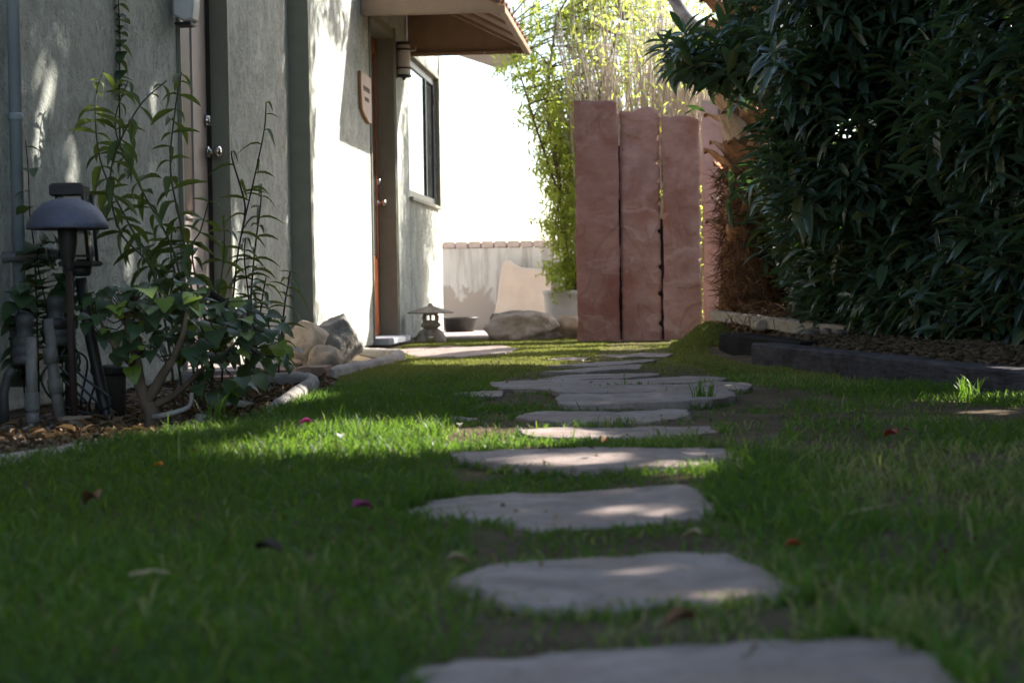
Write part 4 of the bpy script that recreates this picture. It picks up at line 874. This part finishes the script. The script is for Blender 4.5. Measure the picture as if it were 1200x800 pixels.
    h2 = rng.random(len(pos)) < .5; vt = []; 
    for tv, mk in ((OL, h2), (OL2, ~h2)):
        kk = mk & ~sel; v, t, r_ = inst(tv[0], tv[1], M[kk], rn[kk]); vt.append((v, t, r_))
    v = np.concatenate([vt[0][0], vt[1][0]]); t = np.concatenate([vt[0][1], vt[1][1]+len(vt[0][0])]); o = fast('foliage', v, t, MOLE, root, np.concatenate([vt[0][2], vt[1][2]])); o['kind'] = 'stuff'
    ms = [tmpl_obj('leaf', tv[0], tv[1], MOLE, vv) for vv in (.1, .3, .45, .6, .75) for tv in (OL, OL2)]; leaf_objects('leaf', ms, M[sel], root)
    # stems
    lst = []
    idx = rng.choice(n, 420, replace=False)
    for i_ in idx:
        t_ = tip[i_]; nb_ = nr[i_]; b = (t_[0]+nb_[0]*rng.uniform(.2, .6)+rng.normal(0, .12), t_[1]+nb_[1]*.4+rng.normal(0, .2), .05)
        pm_ = Vector(((t_[0]+b[0])/2+nb_[0]*.18, (t_[1]+b[1])/2+nb_[1]*.1, t_[2]*.55)); pts = catmull([b, pm_, tuple(t_-ax[i_]*.25), tuple(t_)], 4)
        q = np.array([p[:] for p in pts]); 
        if gapmask(q, np.ones(len(q))).all() and not (q[:, 1].max() > 7.8 and q[:, 0].min() < .85): lst.append((pts, (.006, .003)))
    ob = tubes('stems', lst, MDSTEM, root, 5); ob['kind'] = 'stuff'
    return len(pos)
print('oleander leaves', hedge())

# ------------------------------------------------------------------ palm trunk
def palm():
    cx, cy = .50, 10.6
    root = thing('palm_trunk', (cx, cy, .1), 'shaggy palm trunk with tan leaf bases above and brown fibre below, beside the slabs', 'palm')
    V = []; Fc = []; m = 20; zs = np.linspace(-.05, 3.6, 50)
    for z in zs:
        r_ = .155+.05*math.exp(-((z-.1)/.4)**2)
        for k in range(m):
            a = 2*math.pi*k/m; rr = r_*(1+.08*mnoise.noise(Vector((math.cos(a)*2, math.sin(a)*2, z*5)))); V.append((cx+math.cos(a)*rr, cy+math.sin(a)*rr, z))
    for j in range(len(zs)-1):
        for k in range(m): a = j*m+k; b = j*m+(k+1) % m; Fc.append((a, b, b+m, a+m))
    mesh('trunk', V, Fc, MFIB, root, True)
    # old leaf bases: split scoops wrapped on the trunk
    V = []; Fc = []; nu, nv = 7, 9
    for j in range(nv):
        t_ = j/(nv-1); wv = (.10*(1-t_)**.6+.045); out = .03+.15*t_**1.5; zz = t_*.21
        for i_ in range(nu):
            u = (i_/(nu-1)-.5)*2; V.append((u*wv, out-.05*u*u*(1-t_*.4), zz+(-.05*(1-abs(u))*(t_ > .95))+.012*math.sin(u*9+j))); 
    nA = len(V)
    for (x, y, z) in V[:nA]: V.append((x, y-.012, z))
    for j in range(nv-1):
        for i_ in range(nu-1):
            a = j*nu+i_; Fc.append((a, a+1, a+nu+1, a+nu)); Fc.append((a+nA, a+nu+nA, a+nu+1+nA, a+1+nA))
    for j in range(nv-1):
        for i_ in (0, nu-1): a = j*nu+i_; Fc.append((a, a+nu, a+nu+nA, a+nA))
    for i_ in range(nu-1):
        for j in (0, nv-1): a = j*nu+i_; Fc.append((a, a+nA, a+1+nA, a+1))
    me = None; z = .62; k = 0
    while z < 3.3:
        for q in range(3):
            if me is None: ob = mesh('leaf_base', V, Fc, MBOOT, root, True); me = ob.data
            else: ob = link(bpy.data.objects.new('leaf_base', me), root)
            a = k*.9+q*2.094+random.uniform(-.2, .2); s = random.uniform(.6, .9)
            ob.matrix_basis = pinv(root) @ Matrix.Translation((cx+math.cos(a)*.115, cy+math.sin(a)*.115, z+random.uniform(-.04, .04))) @ Matrix.Rotation(a-math.pi/2, 4, 'Z') @ Matrix.Rotation(random.uniform(-.2, .12), 4, 'X') @ Matrix.Rotation(random.uniform(-.3, .3), 4, 'Y') @ Matrix.Diagonal((s, s*random.uniform(.8, 1.3), s*random.uniform(.8, 1.2), 1))
            ob.matrix_parent_inverse = Matrix.Identity(4)
        z += .07; k += 1
    # fibre skirt
    n = 5200; a = rng.uniform(0, 6.283, n); z = .06+1.05*rng.random(n)**1.5; r_ = .17+.11*np.exp(-(z/.35))*rng.random(n)+.03*rng.random(n)
    base = np.stack([cx+np.cos(a)*r_, cy+np.sin(a)*r_, z], 1); kk = base[:, 0] > .32; base = base[kk]; a = a[kk]; n = len(a); d = np.stack([np.cos(a)*.6, np.sin(a)*.6, np.zeros(n)], 1)+rng.normal(0, .65, (n, 3)); d[:, 2] -= .35
    tv, tt = leaf_tmpl([(0, .5), (.4, .5), (.75, .35), (1, 0)], .5, 0); ln = rng.uniform(.05, .16, n); M = mats_from(base, d, rng.normal(0, 1, (n, 3)), ln, rng.uniform(.003, .008, n))
    v, t, r2 = inst(tv, tt, M, rng.random(n)); o = fast('fibre', v, t, leafmat('fibre_strand', (.075, .03, .014), (.27, .14, .075), .1, .8, .15, tcol=(.5, .2, .08)), root, r2); o['kind'] = 'stuff'
    # litter mat at the foot, towards the hedge
    n = 3600; x = cx+.05+np.abs(rng.normal(0, .32, n))*rng.choice([1, 1, 1, -.5], n); y = cy-.35+rng.normal(0, .35, n); k_ = (x > timx(y)+.05); x, y = x[k_], y[k_]; n = len(x)
    base = np.stack([x, y, gz(x, y)+.01+.16*rng.random(n)**2*np.exp(-((x-cx)/.45)**2)], 1); d = rng.normal(0, 1, (n, 3)); d[:, 2] *= .35; M = mats_from(base, d, np.array([[0, 0, 1.]])+rng.normal(0, .4, (n, 3)), rng.uniform(.05, .17, n), rng.uniform(.004, .01, n))
    v, t, r2 = inst(tv, tt, M, rng.random(n)); o = fast('palm_litter', v, t, leafmat('litter_strand', (.07, .035, .02), (.26, .15, .085), .05, .85, .1, tcol=(.4, .2, .08)), None, r2)
    tag(o, 'brown mat of fallen fibre and dead leaves at the foot of the palm', 'leaf litter', kind='stuff')
palm()

# ------------------------------------------------------------------ shade tree behind the palm and oleander, crown extended unseen over the lawn
def shade_tree():
    root = thing('shade_tree', (1.6, 12.5, 0), 'tree with a smooth pale grey limb crossing above the palm and oleander, its crown extended unseen over the lawn for shade', 'tree')
    tube('trunk', catmull([(1.6, 12.5, -.1), (1.55, 12.5, .9), (1.45, 12.5, 1.9), (1.65, 12.0, 2.6), (2.0, 10.7, 3.3), (2.3, 10.2, 4.3)], 6), [.15-.09*i_/30 for i_ in range(31)], MLIMB, root, 14)
    tube('limb', catmull([(1.45, 12.5, 1.95), (.9, 12.6, 2.16), (.62, 12.6, 2.25), (.40, 12.6, 2.215), (.26, 12.6, 2.24), (.143, 12.6, 2.35), (.064, 12.6, 2.473), (-.03, 12.6, 2.63), (-.1, 12.6, 2.9)], 6), [.068-.03*i_/48 for i_ in range(49)], MLIMB, root, 14)
    lst = []; P = []
    for (bx0, by0, bz0, r_, nn) in ((1.4, 10.6, 4.9, (.9, 1.0, .7), 2600), (2.4, 9.6, 4.9, (1.1, 1.2, .9), 3800), (3.2, 8.2, 4.9, (1.1, 1.3, .9), 3400), (2.2, 11.2, 5.6, (1.2, 1.1, .9), 2600), (3.6, 6.6, 4.6, (1.0, 1.3, .9), 2600), (1.1, 9.4, 4.5, (.8, .9, .6), 1800), (4.1, 4.8, 4.2, (1, 1.4, 1), 2200), (3.2, 10.4, 5.9, (1.1, 1.1, .8), 2400),
            (.2, 7.4, 4.6, (1.1, 1.1, .6), 1700), (-.6, 5.5, 4.7, (1.1, 1.1, .6), 2300), (.9, 5.2, 4.5, (1.1, 1.1, .6), 2300), (-.9, 3.5, 4.6, (1.1, 1.2, .6), 2500), (.6, 3.0, 4.4, (1.1, 1.2, .6), 2500), (-.2, 1.2, 4.5, (1.2, 1.2, .6), 2500), (2.0, 3.4, 4.4, (1.2, 1.2, .6), 2500)):  # this row is added foliage out of view, there to darken the foreground
        q = rng.normal(0, 1, (nn, 3)); q /= np.linalg.norm(q, axis=1, keepdims=True); q *= rng.random((nn, 1))**.45; P.append(q*np.array(r_)+np.array([bx0, by0, bz0]))
        lst.append((catmull([(2.15, 10.45, 3.8), ((bx0+2.2)/2, (by0+10.4)/2, bz0-.45), (bx0, by0, bz0)], 5), (.045, .012)))
    P = np.concatenate(P); rn = rng.random(len(P)); k = gapmask(P, rn, marg=.045) & (P[:, 2] > 3.5); P, rn = P[k], rn[k]; n = len(P)
    d = rng.normal(0, 1, (n, 3)); d[:, 2] -= .4; tv, tt = leaf_tmpl([(0, .1), (.4, .5), (.75, .4), (1, 0)], .2)
    M = mats_from(P, d, rng.normal(0, 1, (n, 3)), rng.uniform(.08, .14, n), rng.uniform(.05, .08, n)); v, t, r2 = inst(tv, tt, M, rn)
    o = fast('crown', v, t, MTREE, root, r2); o['kind'] = 'stuff'
    lst = [l for l in lst if gapmask(np.array([p[:] for p in l[0]]), np.ones(len(l[0]))).mean() > .8]
    tubes('branches', lst, MLIMB, root, 8)
shade_tree()

# ------------------------------------------------------------------ bright bush and cane thicket behind the slabs
def bush():
    root = thing('green_bush', (-.78, 13.25, .3), 'bright sunlit willowy green bush rising from the white planter behind the slabs', 'bush')
    E = [((-.80, 13.1, .55), (.13, .18, .2), 90), ((-.80, 13.3, .95), (.16, .4, .3), 170), ((-.84, 13.5, 1.4), (.19, .6, .35), 215), ((-.9, 13.6, 1.85), (.25, .7, .35), 215), ((-.78, 13.8, 2.5), (.5, .8, .38), 230), ((-.1, 14.5, 2.6), (.6, .4, .4), 150), ((.2, 14.4, 2.2), (.4, .3, .5), 70), ((-1.12, 13.2, 2.1), (.22, .3, .25), 45), ((-.4, 14.3, 3.05), (.5, .9, .45), 360), ((-.3, 14.8, 2.4), (.45, .5, .6), 150), ((-.5, 14.2, 1.4), (.3, .4, .5), 120)]
    tips = []
    for c, r_, nn in E:
        q = rng.normal(0, 1, (nn, 3)); q /= np.linalg.norm(q, axis=1, keepdims=True); q *= rng.random((nn, 1))**.5; tips.append(q*np.array(r_)+np.array(c))
    T_ = np.concatenate(tips); n = len(T_); ax = rng.normal(0, .6, (n, 3)); ax[:, 2] += .15; ax[:, 0] -= .2; ax /= np.linalg.norm(ax, axis=1, keepdims=True)
    pos = []; dr = []; tw = []
    for j in range(9):
        s = j*.022; out = np.cross(ax, rng.normal(0, 1, (n, 3))); out /= np.linalg.norm(out, axis=1, keepdims=True); d = out+ax*rng.uniform(.3, 1.1, (n, 1)); d[:, 2] -= .45; pos.append(T_-ax*s); dr.append(d)
    pos = np.concatenate(pos); dr = np.concatenate(dr); m = len(pos); ln = rng.uniform(.045, .08, m); rn = np.clip(rng.random(m)*.85+(rng.random(m) < .06)*.2, 0, 1)
    tv, tt = leaf_tmpl([(0, .1), (.35, .5), (.7, .38), (1, 0)], .3); M = mats_from(pos, dr, np.array([[0, 0, 1.]])+rng.normal(0, .5, (m, 3)), ln, ln*rng.uniform(.2, .3, m)); v, t, r2 = inst(tv, tt, M, rn)
    o = fast('foliage', v, t, MBUSH, root, r2); o['kind'] = 'stuff'
    lst = [(catmull([(-.78, 13.25, .3), (-.80, 13.25, .7), (-.84, 13.25, 1.2), (-.92, 13.25, 1.8), (-.85, 13.4, 2.5)], 5), (.028, .008)), (catmull([(-.74, 13.25, .3), (-.70, 13.3, .8), (-.6, 13.4, 1.6), (-.35, 13.6, 2.5)], 5), (.024, .008)), (catmull([(-.84, 13.22, 1.1), (-1.0, 13.2, 1.6), (-1.15, 13.2, 2.1), (-1.3, 13.2, 2.35)], 5), (.012, .004))]
    for i_ in range(150):
        t_ = T_[rng.integers(n)]; p0 = lst[rng.integers(3)][0]; p = min(p0, key=lambda q: (q-Vector(t_)).length+max(0, q.z-t_[2])); lst.append((catmull([tuple(p), tuple((p+Vector(t_))/2+Vector((0, 0, .05))), tuple(t_)], 3), (.006, .002)))
    tubes('branches', lst, MBARK, root, 6)
    root2 = thing('cane_thicket', (-.2, 13.6, 0), 'thicket of pale dry upright canes behind the top of the slabs', 'canes')
    lst = []; lv = []
    for i_ in range(620):
        x = rng.uniform(-.68, .55); y = rng.uniform(13.2, 14.1); h = rng.uniform(1.7, 2.75); lx_ = rng.normal(0, .13)-.12*(x < -.3); ly_ = rng.normal(0, .15); w_ = rng.normal(0, .03)
        lst.append(([Vector((x, y, .02)), Vector((x+lx_*.25+w_, y+ly_*.3, h*.4)), Vector((x+lx_*.6-w_, y+ly_*.6, h*.75)), Vector((x+lx_*1.2, y+ly_, h))], (rng.uniform(.006, .013), .003)))
        if rng.random() < .6:
            p = Vector((x+lx_*.6, y+ly_*.6, h*.7)); a = rng.uniform(0, 6.28); lst.append(([p, p+Vector((math.cos(a)*.1, math.sin(a)*.08, .14)), p+Vector((math.cos(a)*.17, math.sin(a)*.12, .34))], (.004, .0015)))
    o = tubes('canes', lst, MCANE, root2, 5); o['kind'] = 'stuff'
    m = 3500; P = np.stack([rng.uniform(-.6, .5, m), rng.uniform(12.6, 14.0, m), 1.55+1.2*rng.random(m)**.8], 1); P[1000:, 2] = .1+1.05*rng.random(m-1000)**1.2; P[1000:, 0] = rng.uniform(-.58, .4, m-1000); d = rng.normal(0, 1, (m, 3)); d[:, 2] -= .3; ln = rng.uniform(.04, .07, m); M = mats_from(P, d, rng.normal(0, 1, (m, 3)), ln, ln*.25); v, t, r2 = inst(tv, tt, M, rng.random(m)*.9)  # the low dense leaves are added behind the slabs to darken their gaps
    o = fast('sparse_leaves', v, t, MBUSH, root2, r2); o['kind'] = 'stuff'
bush()

# ------------------------------------------------------------------ plants in the left bed
def bez_pts(P, n): return [p for p in catmull(P, n)]
LAN = [leaf_tmpl([(0, .08), (.12, .22), (.3, .42), (.5, .5), (.7, .4), (.88, .2), (1, 0)], d_, .25) for d_ in (.35, .7, .15)]
NAR = [leaf_tmpl([(0, .12), (.2, .4), (.45, .5), (.7, .38), (.9, .16), (1, 0)], d_, .2) for d_ in (.55, 1.0, .3)]
LOB = [leaf_tmpl([(0, .05), (.03, .32), (.15, .50), (.22, .42), (.35, .52), (.45, .38), (.58, .36), (.66, .25), (.8, .2), (.9, .08), (1, 0)], d_, .18) for d_ in (.25, .5)]
HEA = [leaf_tmpl([(0, .3), (.1, .46), (.3, .52), (.55, .4), (.8, .2), (1, 0)], d_, .15) for d_ in (.3, .55)]
def plant(name, label, cat, stems, tm, mat, spacing, lrange, wr, start, rad, smat, el=.7, droop=.2, pair=2):
    root = thing(name, tuple(stems[0][0]), label, cat); ms = [tmpl_obj('leaf', a_[0], a_[1], mat, vv) for vv in (.1, .3, .2, .5, .65, .35, .8) for a_ in tm]; random.shuffle(ms); mats = []
    for i_, S in enumerate(stems):
        c = catmull(S, 8); tube('stem', c, (rad, rad*.45), smat, root, 8)
        L = [0]
        for p, q in zip(c, c[1:]): L.append(L[-1]+(q-p).length)
        s = L[-1]*start; k = 0; ph = random.uniform(0, 6)
        while s <= L[-1]:
            j = max(i2 for i2 in range(len(L)) if L[i2] <= s+1e-9); j = min(j, len(c)-2); d = (c[j+1]-c[j]).normalized(); p = c[j].lerp(c[j+1], min(1, (s-L[j])/max(1e-6, L[j+1]-L[j])))
            t1 = d.cross(Vector((.3, .2, 1))).normalized(); t2 = d.cross(t1)
            for q in range(pair):
                a = ph+k*1.57+q*6.283/pair+random.gauss(0, .3); v = (t1*math.cos(a)+t2*math.sin(a))+d*(el*random.uniform(.5, 1.3)); v.z -= droop*random.random()
                ln = random.uniform(*lrange)*(.65 if s > L[-1]*.93 else 1); mats.append(mats_from(np.array([p[:]]), np.array([v[:]]), np.array([[0, 0, 1.]])+np.array([(d*.5)[:]]), np.array([ln]), np.array([ln*random.uniform(*wr)]))[0])
            s += spacing*random.uniform(.7, 1.3); k += 1
    leaf_objects('leaf', ms, mats, root); return root
MST = [[(-1.525, 5.25, 0), (-1.54, 5.25, 0.139), (-1.6, 5.29, 0.409), (-1.72, 5.33, 0.601), (-1.818, 5.37, 0.797), (-1.845, 5.41, 0.994), (-1.833, 5.45, 1.095)],
 [(-1.50, 5.3, 0), (-1.511, 5.3, 0.163), (-1.56, 5.3, 0.489), (-1.666, 5.3, 0.707), (-1.745, 5.3, 0.898), (-1.7, 5.3, 1.046)],
 [(-1.49, 5.35, 0), (-1.497, 5.35, 0.189), (-1.556, 5.387, 0.546), (-1.605, 5.425, 0.769), (-1.597, 5.462, 0.966), (-1.583, 5.5, 1.095)],
 [(-1.54, 5.2, 0), (-1.551, 5.2, 0.168), (-1.593, 5.18, 0.434), (-1.692, 5.16, 0.568), (-1.709, 5.14, 0.751), (-1.618, 5.12, 0.931), (-1.516, 5.1, 1.017)]]
plant('climbing_shrub', 'tall leggy green shrub with pointed leaves against the stucco wall', 'shrub', MST, LAN, MMAN, .042, (.055, .13), (.2, .32), .36, .0045, MSTEM, el=.45, droop=1.1)
plant('leafy_stem_plant', 'lower leafy stems in front of the pale first door', 'plant', [[(-1.48, 5.4, 0), (-1.482, 5.4, 0.214), (-1.523, 5.367, 0.49), (-1.484, 5.333, 0.57), (-1.445, 5.3, 0.663)], [(-1.50, 5.5, 0), (-1.495, 5.5, 0.211), (-1.468, 5.55, 0.492), (-1.479, 5.6, 0.622)], [(-1.53, 5.45, 0), (-1.55, 5.45, .25), (-1.60, 5.4, .48), (-1.585, 5.38, .60)]], LAN, MMAN, .05, (.055, .10), (.26, .36), .3, .004, MSTEM, el=.5, droop=.9)
plant('wall_sprig', 'thin sprig of round leaves beside the vertical pipe', 'plant', [[(-1.90, 5.0, .05), (-1.902, 5.0, 0.412), (-1.905, 5.0, 0.515), (-1.916, 5.0, 0.618), (-1.918, 5.0, 0.746), (-1.924, 5.0, 0.836)]], HEA, MHIB, .06, (.045, .075), (.8, 1.0), .35, .003, MDSTEM, el=.3, pair=1)
NST = [[(-1.66, 6.2, 0), (-1.648, 6.2, 0.129), (-1.612, 6.2, 0.318), (-1.582, 6.2, 0.538), (-1.512, 6.2, 0.82), (-1.477, 6.2, 0.976), (-1.469, 6.2, 1.07)], [(-1.571, 6.2, 0.586), (-1.556, 6.2, 0.695), (-1.598, 6.2, 0.854), (-1.604, 6.2, 0.891)]]
plant('narrow_leaf_plant', 'tallest thin stem with sparse narrow arching leaves in front of the wall', 'plant', NST, NAR, MMAN, .052, (.08, .12), (.13, .18), .5, .0045, MDSTEM, el=.5, pair=1)
plant('narrow_leaf_plant', 'bushy narrow leaved stem left of the olive corner post', 'plant', [[(-1.627, 6.4, 0), (-1.60, 6.4, .25), (-1.574, 6.4, 0.511), (-1.546, 6.4, 0.70), (-1.542, 6.4, 0.786)], [(-1.60, 6.35, 0), (-1.585, 6.35, .3), (-1.60, 6.35, .5), (-1.59, 6.34, .58)]], NAR, MMAN, .04, (.08, .125), (.13, .2), .4, .0045, MDSTEM, el=.5)
plant('narrow_leaf_plant', 'short narrow leaved stem nearest the tan rocks', 'plant', [[(-1.541, 6.6, 0), (-1.511, 6.6, 0.279), (-1.488, 6.6, 0.413), (-1.481, 6.6, 0.453)], [(-1.569, 6.3, 0), (-1.527, 6.3, 0.316), (-1.505, 6.3, 0.428)]], NAR, MMAN, .036, (.07, .12), (.16, .24), .2, .0045, MDSTEM, el=.5)
def shrub():
    root = thing('broadleaf_shrub', (-1.476, 4.75, 0), 'low woody shrub with broad dark lobed leaves behind the path lights', 'shrub')
    S = [([(-1.47, 4.74, -.03), (-1.476, 4.75, .03), (-1.489, 4.75, 0.06), (-1.51, 4.75, 0.12), (-1.516, 4.75, 0.186), (-1.539, 4.75, 0.271), (-1.54, 4.76, .36)], (.026, .007)), ([(-1.49, 4.75, 0.06), (-1.437, 4.733, 0.137), (-1.394, 4.717, 0.198), (-1.363, 4.7, 0.258), (-1.35, 4.7, .33)], (.017, .005)), ([(-1.485, 4.75, 0.044), (-1.421, 4.8, 0.079), (-1.345, 4.85, 0.155), (-1.256, 4.9, 0.227)], (.012, .004)), ([(-1.513, 4.75, 0.15), (-1.598, 4.775, 0.235), (-1.643, 4.8, 0.308)], (.01, .004)), ([(-1.46, 4.75, .1), (-1.42, 4.95, .25), (-1.38, 5.05, .38)], (.01, .004)), ([(-1.40, 4.72, .19), (-1.30, 4.78, .25), (-1.22, 4.85, .31)], (.009, .003)), ([(-1.5, 4.76, .1), (-1.56, 4.9, .2), (-1.6, 4.98, .33)], (.009, .003))]
    tips = []
    for P, r_ in S: c = catmull(P, 6); tube('branch', c, r_, MBARK, root, 9); tips += c[len(c)//3:]
    ms = [tmpl_obj('leaf', a_[0], a_[1], MHIB, vv) for vv in (.05, .3, .15, .45, .6, .25, .75, .93) for a_ in LOB+HEA]; random.shuffle(ms); mats = []
    ctr = [((-1.58, 4.8, .30), (.12, .12, .11)), ((-1.45, 4.8, .33), (.15, .14, .10)), ((-1.33, 4.85, .27), (.13, .14, .09)), ((-1.22, 4.95, .22), (.09, .12, .09)), ((-1.35, 5.2, .3), (.1, .15, .09)), ((-1.45, 4.72, .2), (.12, .07, .06)), ((-1.27, 4.78, .13), (.1, .08, .05)), ((-1.34, 5.5, .18), (.1, .2, .08)), ((-1.42, 5.6, .28), (.1, .2, .1)), ((-1.68, 4.92, .36), (.08, .1, .07))]
    tw = []
    for (c, r_), nn in zip(ctr, (32, 58, 52, 32, 26, 20, 22, 26, 24, 18)):
        for k in range(nn):
            v = Vector((random.gauss(0, 1), random.gauss(0, 1), random.gauss(0, 1))).normalized()*random.random()**.4; p = Vector(c)+Vector((v.x*r_[0], v.y*r_[1], v.z*r_[2])); d = Vector((v.x+random.gauss(0, .5), v.y-.5+random.gauss(0, .5), v.z*.4-.25+random.gauss(0, .25))); ln = random.uniform(.035, .07)
            mats.append(mats_from(np.array([p[:]]), np.array([d[:]]), np.array([[random.gauss(0, .25), -.35+random.gauss(0, .25), 1.]]), np.array([ln]), np.array([ln*random.uniform(.75, 1.05)]))[0])
            if k % 2 == 0: q = min(tips, key=lambda q_: (q_-p).length); tw.append(([q, (q+p)/2+Vector((0, 0, -.02)), p], (.003, .0012)))
    tubes('twigs', tw, MDSTEM, root, 5); leaf_objects('leaf', ms, mats, root)
    tube('root_stub', catmull([(-1.46, 4.72, .02), (-1.41, 4.68, .03), (-1.35, 4.69, .05), (-1.34, 4.69, .09)], 5), (.009, .005), MLIMB, root, 8)
shrub()
plant('ground_ivy', 'cluster of dark round leaves low behind the irrigation pipes', 'plant', [[(-1.85, 5.0, 0), (-1.86, 4.98, .3), (-1.88, 4.96, .50), (-1.80, 4.95, .53)], [(-1.83, 5.0, 0), (-1.80, 4.95, .35), (-1.77, 4.9, .42)], [(-1.9, 4.9, 0), (-1.9, 4.85, .3), (-1.86, 4.8, .40)]], HEA, MHIB, .017, (.045, .085), (.8, 1.05), .3, .003, MDSTEM, el=.4)
# creeper on the wall
cr = [[(-1.985, 6.08, .9), (-1.98, 6.07, 1.12), (-1.98, 6.09, 1.3), (-1.98, 6.08, 1.5), (-1.98, 6.1, 1.75), (-1.98, 6.1, 2.2)]]
plant('wall_creeper', 'dark ivy creeper climbing straight up the stucco wall', 'creeper', cr, HEA, MHIB, .028, (.04, .06), (.8, 1.0), .15, .003, MDSTEM, el=.2, droop=.9)

# ------------------------------------------------------------------ fallen petals, leaves and twigs
def litter(name, x, y, ln, wd, mat, label, cat, curl=.5, h=.03, yawv=None):
    tv, tt = leaf_tmpl([(0, .15), (.25, .45), (.55, .5), (.8, .35), (1, 0)], curl, .5); V = tv*np.array([wd, ln, ln]); a = yawv if yawv is not None else random.uniform(0, 6.28)
    Rm = np.array(Matrix.Rotation(a, 3, 'Z') @ Matrix.Rotation(random.uniform(.1, .5), 3, 'X')); V = V@Rm.T; nV = len(V)
    V2 = np.concatenate([V, V-np.array([0, 0, .0012])])+np.array([x, y, gzf(x, y)+h]); T2 = np.concatenate([tt, tt[:, ::-1]+nV])
    return tag(fast(name, V2, T2, mat, None, np.full(len(V2), .5)), label, cat)
litter('fallen_petal', -.86, 4.03, .034, .032, MMAG, 'magenta petal standing in the lawn left of the sunlit grass', 'petal', h=.045)
litter('fallen_petal', -.455, 2.42, .03, .028, MMAG, 'left one of two magenta petals in front of the third flagstone', 'petal', h=.05); litter('fallen_petal', -.435, 2.42, .022, .022, MMAG, 'right one of two magenta petals in front of the third flagstone', 'petal', h=.05)
litter('fallen_petal', -.95, 3.12, .018, .018, MORG, 'tiny orange petal in the shaded lawn on the left', 'petal', h=.05)
litter('fallen_petal', -.72, 3.68, .016, .018, MWPET, 'white petal at the near side of the sunlit grass', 'petal', h=.045); litter('fallen_petal', -.50, 4.03, .014, .016, MWPET, 'white petal near the left end of the fourth flagstone', 'petal', h=.045)
litter('fallen_petal', .50, 3.85, .045, .02, MRPET, 'red petal in the thin grass right of the fourth flagstone', 'petal', h=.025); litter('fallen_petal', .15, 2.25, .022, .016, MRPET, 'reddish brown fallen leaf near the right tip of the second flagstone', 'leaf', h=.02)
litter('fallen_leaf', -.28, 2.12, .035, .018, MSTRAW, 'tan fallen leaf at the left end of the second flagstone', 'leaf', h=.02); litter('fallen_leaf', .02, 1.70, .04, .02, MLITTER, 'brown fallen leaf in the gap between the two nearest flagstones', 'leaf', h=.025); litter('fallen_leaf', -.88, 2.55, .06, .025, MLITTER, 'reddish brown fallen leaf in the grass at the left edge', 'leaf', h=.05)
litter('fallen_leaf', .04, 2.36, .035, .012, MSTRAW, 'pale fallen leaf on bare soil behind the second flagstone', 'leaf', h=.015); litter('fallen_leaf', -.50, 2.02, .035, .03, simple('dark_leaf', (.03, .02, .015)), 'dark curled leaf in the shaded grass bottom left', 'leaf', h=.05); litter('fallen_leaf', -.13, 3.5, .03, .012, MLITTER, 'small dark leaf lying on the fourth flagstone', 'leaf', h=.045)
o = tube('fallen_twig', [(.25, 2.57, .02), (.30, 2.605, .026), (.345, 2.65, .028)], (.003, .0015), MSTRAW, None, 6); tag(o, 'pale brown twig lying in the grass right of the third flagstone', 'twig')
o = tube('fallen_twig', [(-.66, 2.02, .022), (-.635, 2.03, .026), (-.61, 2.02, .025)], (.003, .002), MSTRAW, None, 6); tag(o, 'short straw coloured twig in the grass at the left edge', 'twig')
# small scraps of dead leaf and clippings scattered through the lawn
n = 800; Y = 1.3+9*rng.random(n)**.8; X = -.09*Y+rng.uniform(-1, 1, n)*(.3*Y+.3); X = np.where(rng.random(n) < .55, X+.25, X); k = (X > bedx(Y)) & (X < timx(Y)-.08); X, Y = X[k], Y[k]; n = len(X)
tv, tt = leaf_tmpl([(0, .15), (.3, .5), (.7, .4), (1, 0)], .6, .4); d = rng.normal(0, 1, (n, 3)); d[:, 2] *= .3
M = mats_from(np.stack([X, Y, gz(X, Y)+rng.uniform(.008, .02, n)], 1), d, np.array([[0, 0, 1.]])+rng.normal(0, .3, (n, 3)), rng.uniform(.006, .022, n), rng.uniform(.003, .008, n)); v, t, r2 = inst(tv, tt, M, rng.random(n))
tag(fast('lawn_litter', v, t, leafmat('litter_scrap', (.08, .04, .02), (.28, .2, .11), .1, .9, .1, tcol=(.5, .3, .1)), None, r2), 'small scraps of dead leaf scattered through the lawn', 'leaf litter', kind='stuff')
n = 1500; Y = rng.uniform(3.2, 7.3, n); X = bedx(Y)-.03-np.abs(rng.normal(0, .3, n)); k = X > -1.95; X, Y = X[k], Y[k]; n = len(X); d = rng.normal(0, 1, (n, 3)); d[:, 2] *= .35
M = mats_from(np.stack([X, Y, gz(X, Y)+rng.uniform(.006, .02, n)], 1), d, np.array([[0, 0, 1.]])+rng.normal(0, .4, (n, 3)), rng.uniform(.015, .06, n), rng.uniform(.004, .016, n)); v, t, r2 = inst(tv, tt, M, rng.random(n))
tag(fast('bed_leaf_litter', v, t, leafmat('bed_dead_leaf', (.05, .03, .018), (.24, .16, .09), .1, .9, .1, tcol=(.4, .25, .1)), None, r2), 'dead leaves and dry stalks lying in the left planting bed', 'leaf litter', kind='stuff')
bpy.context.view_layer.update()
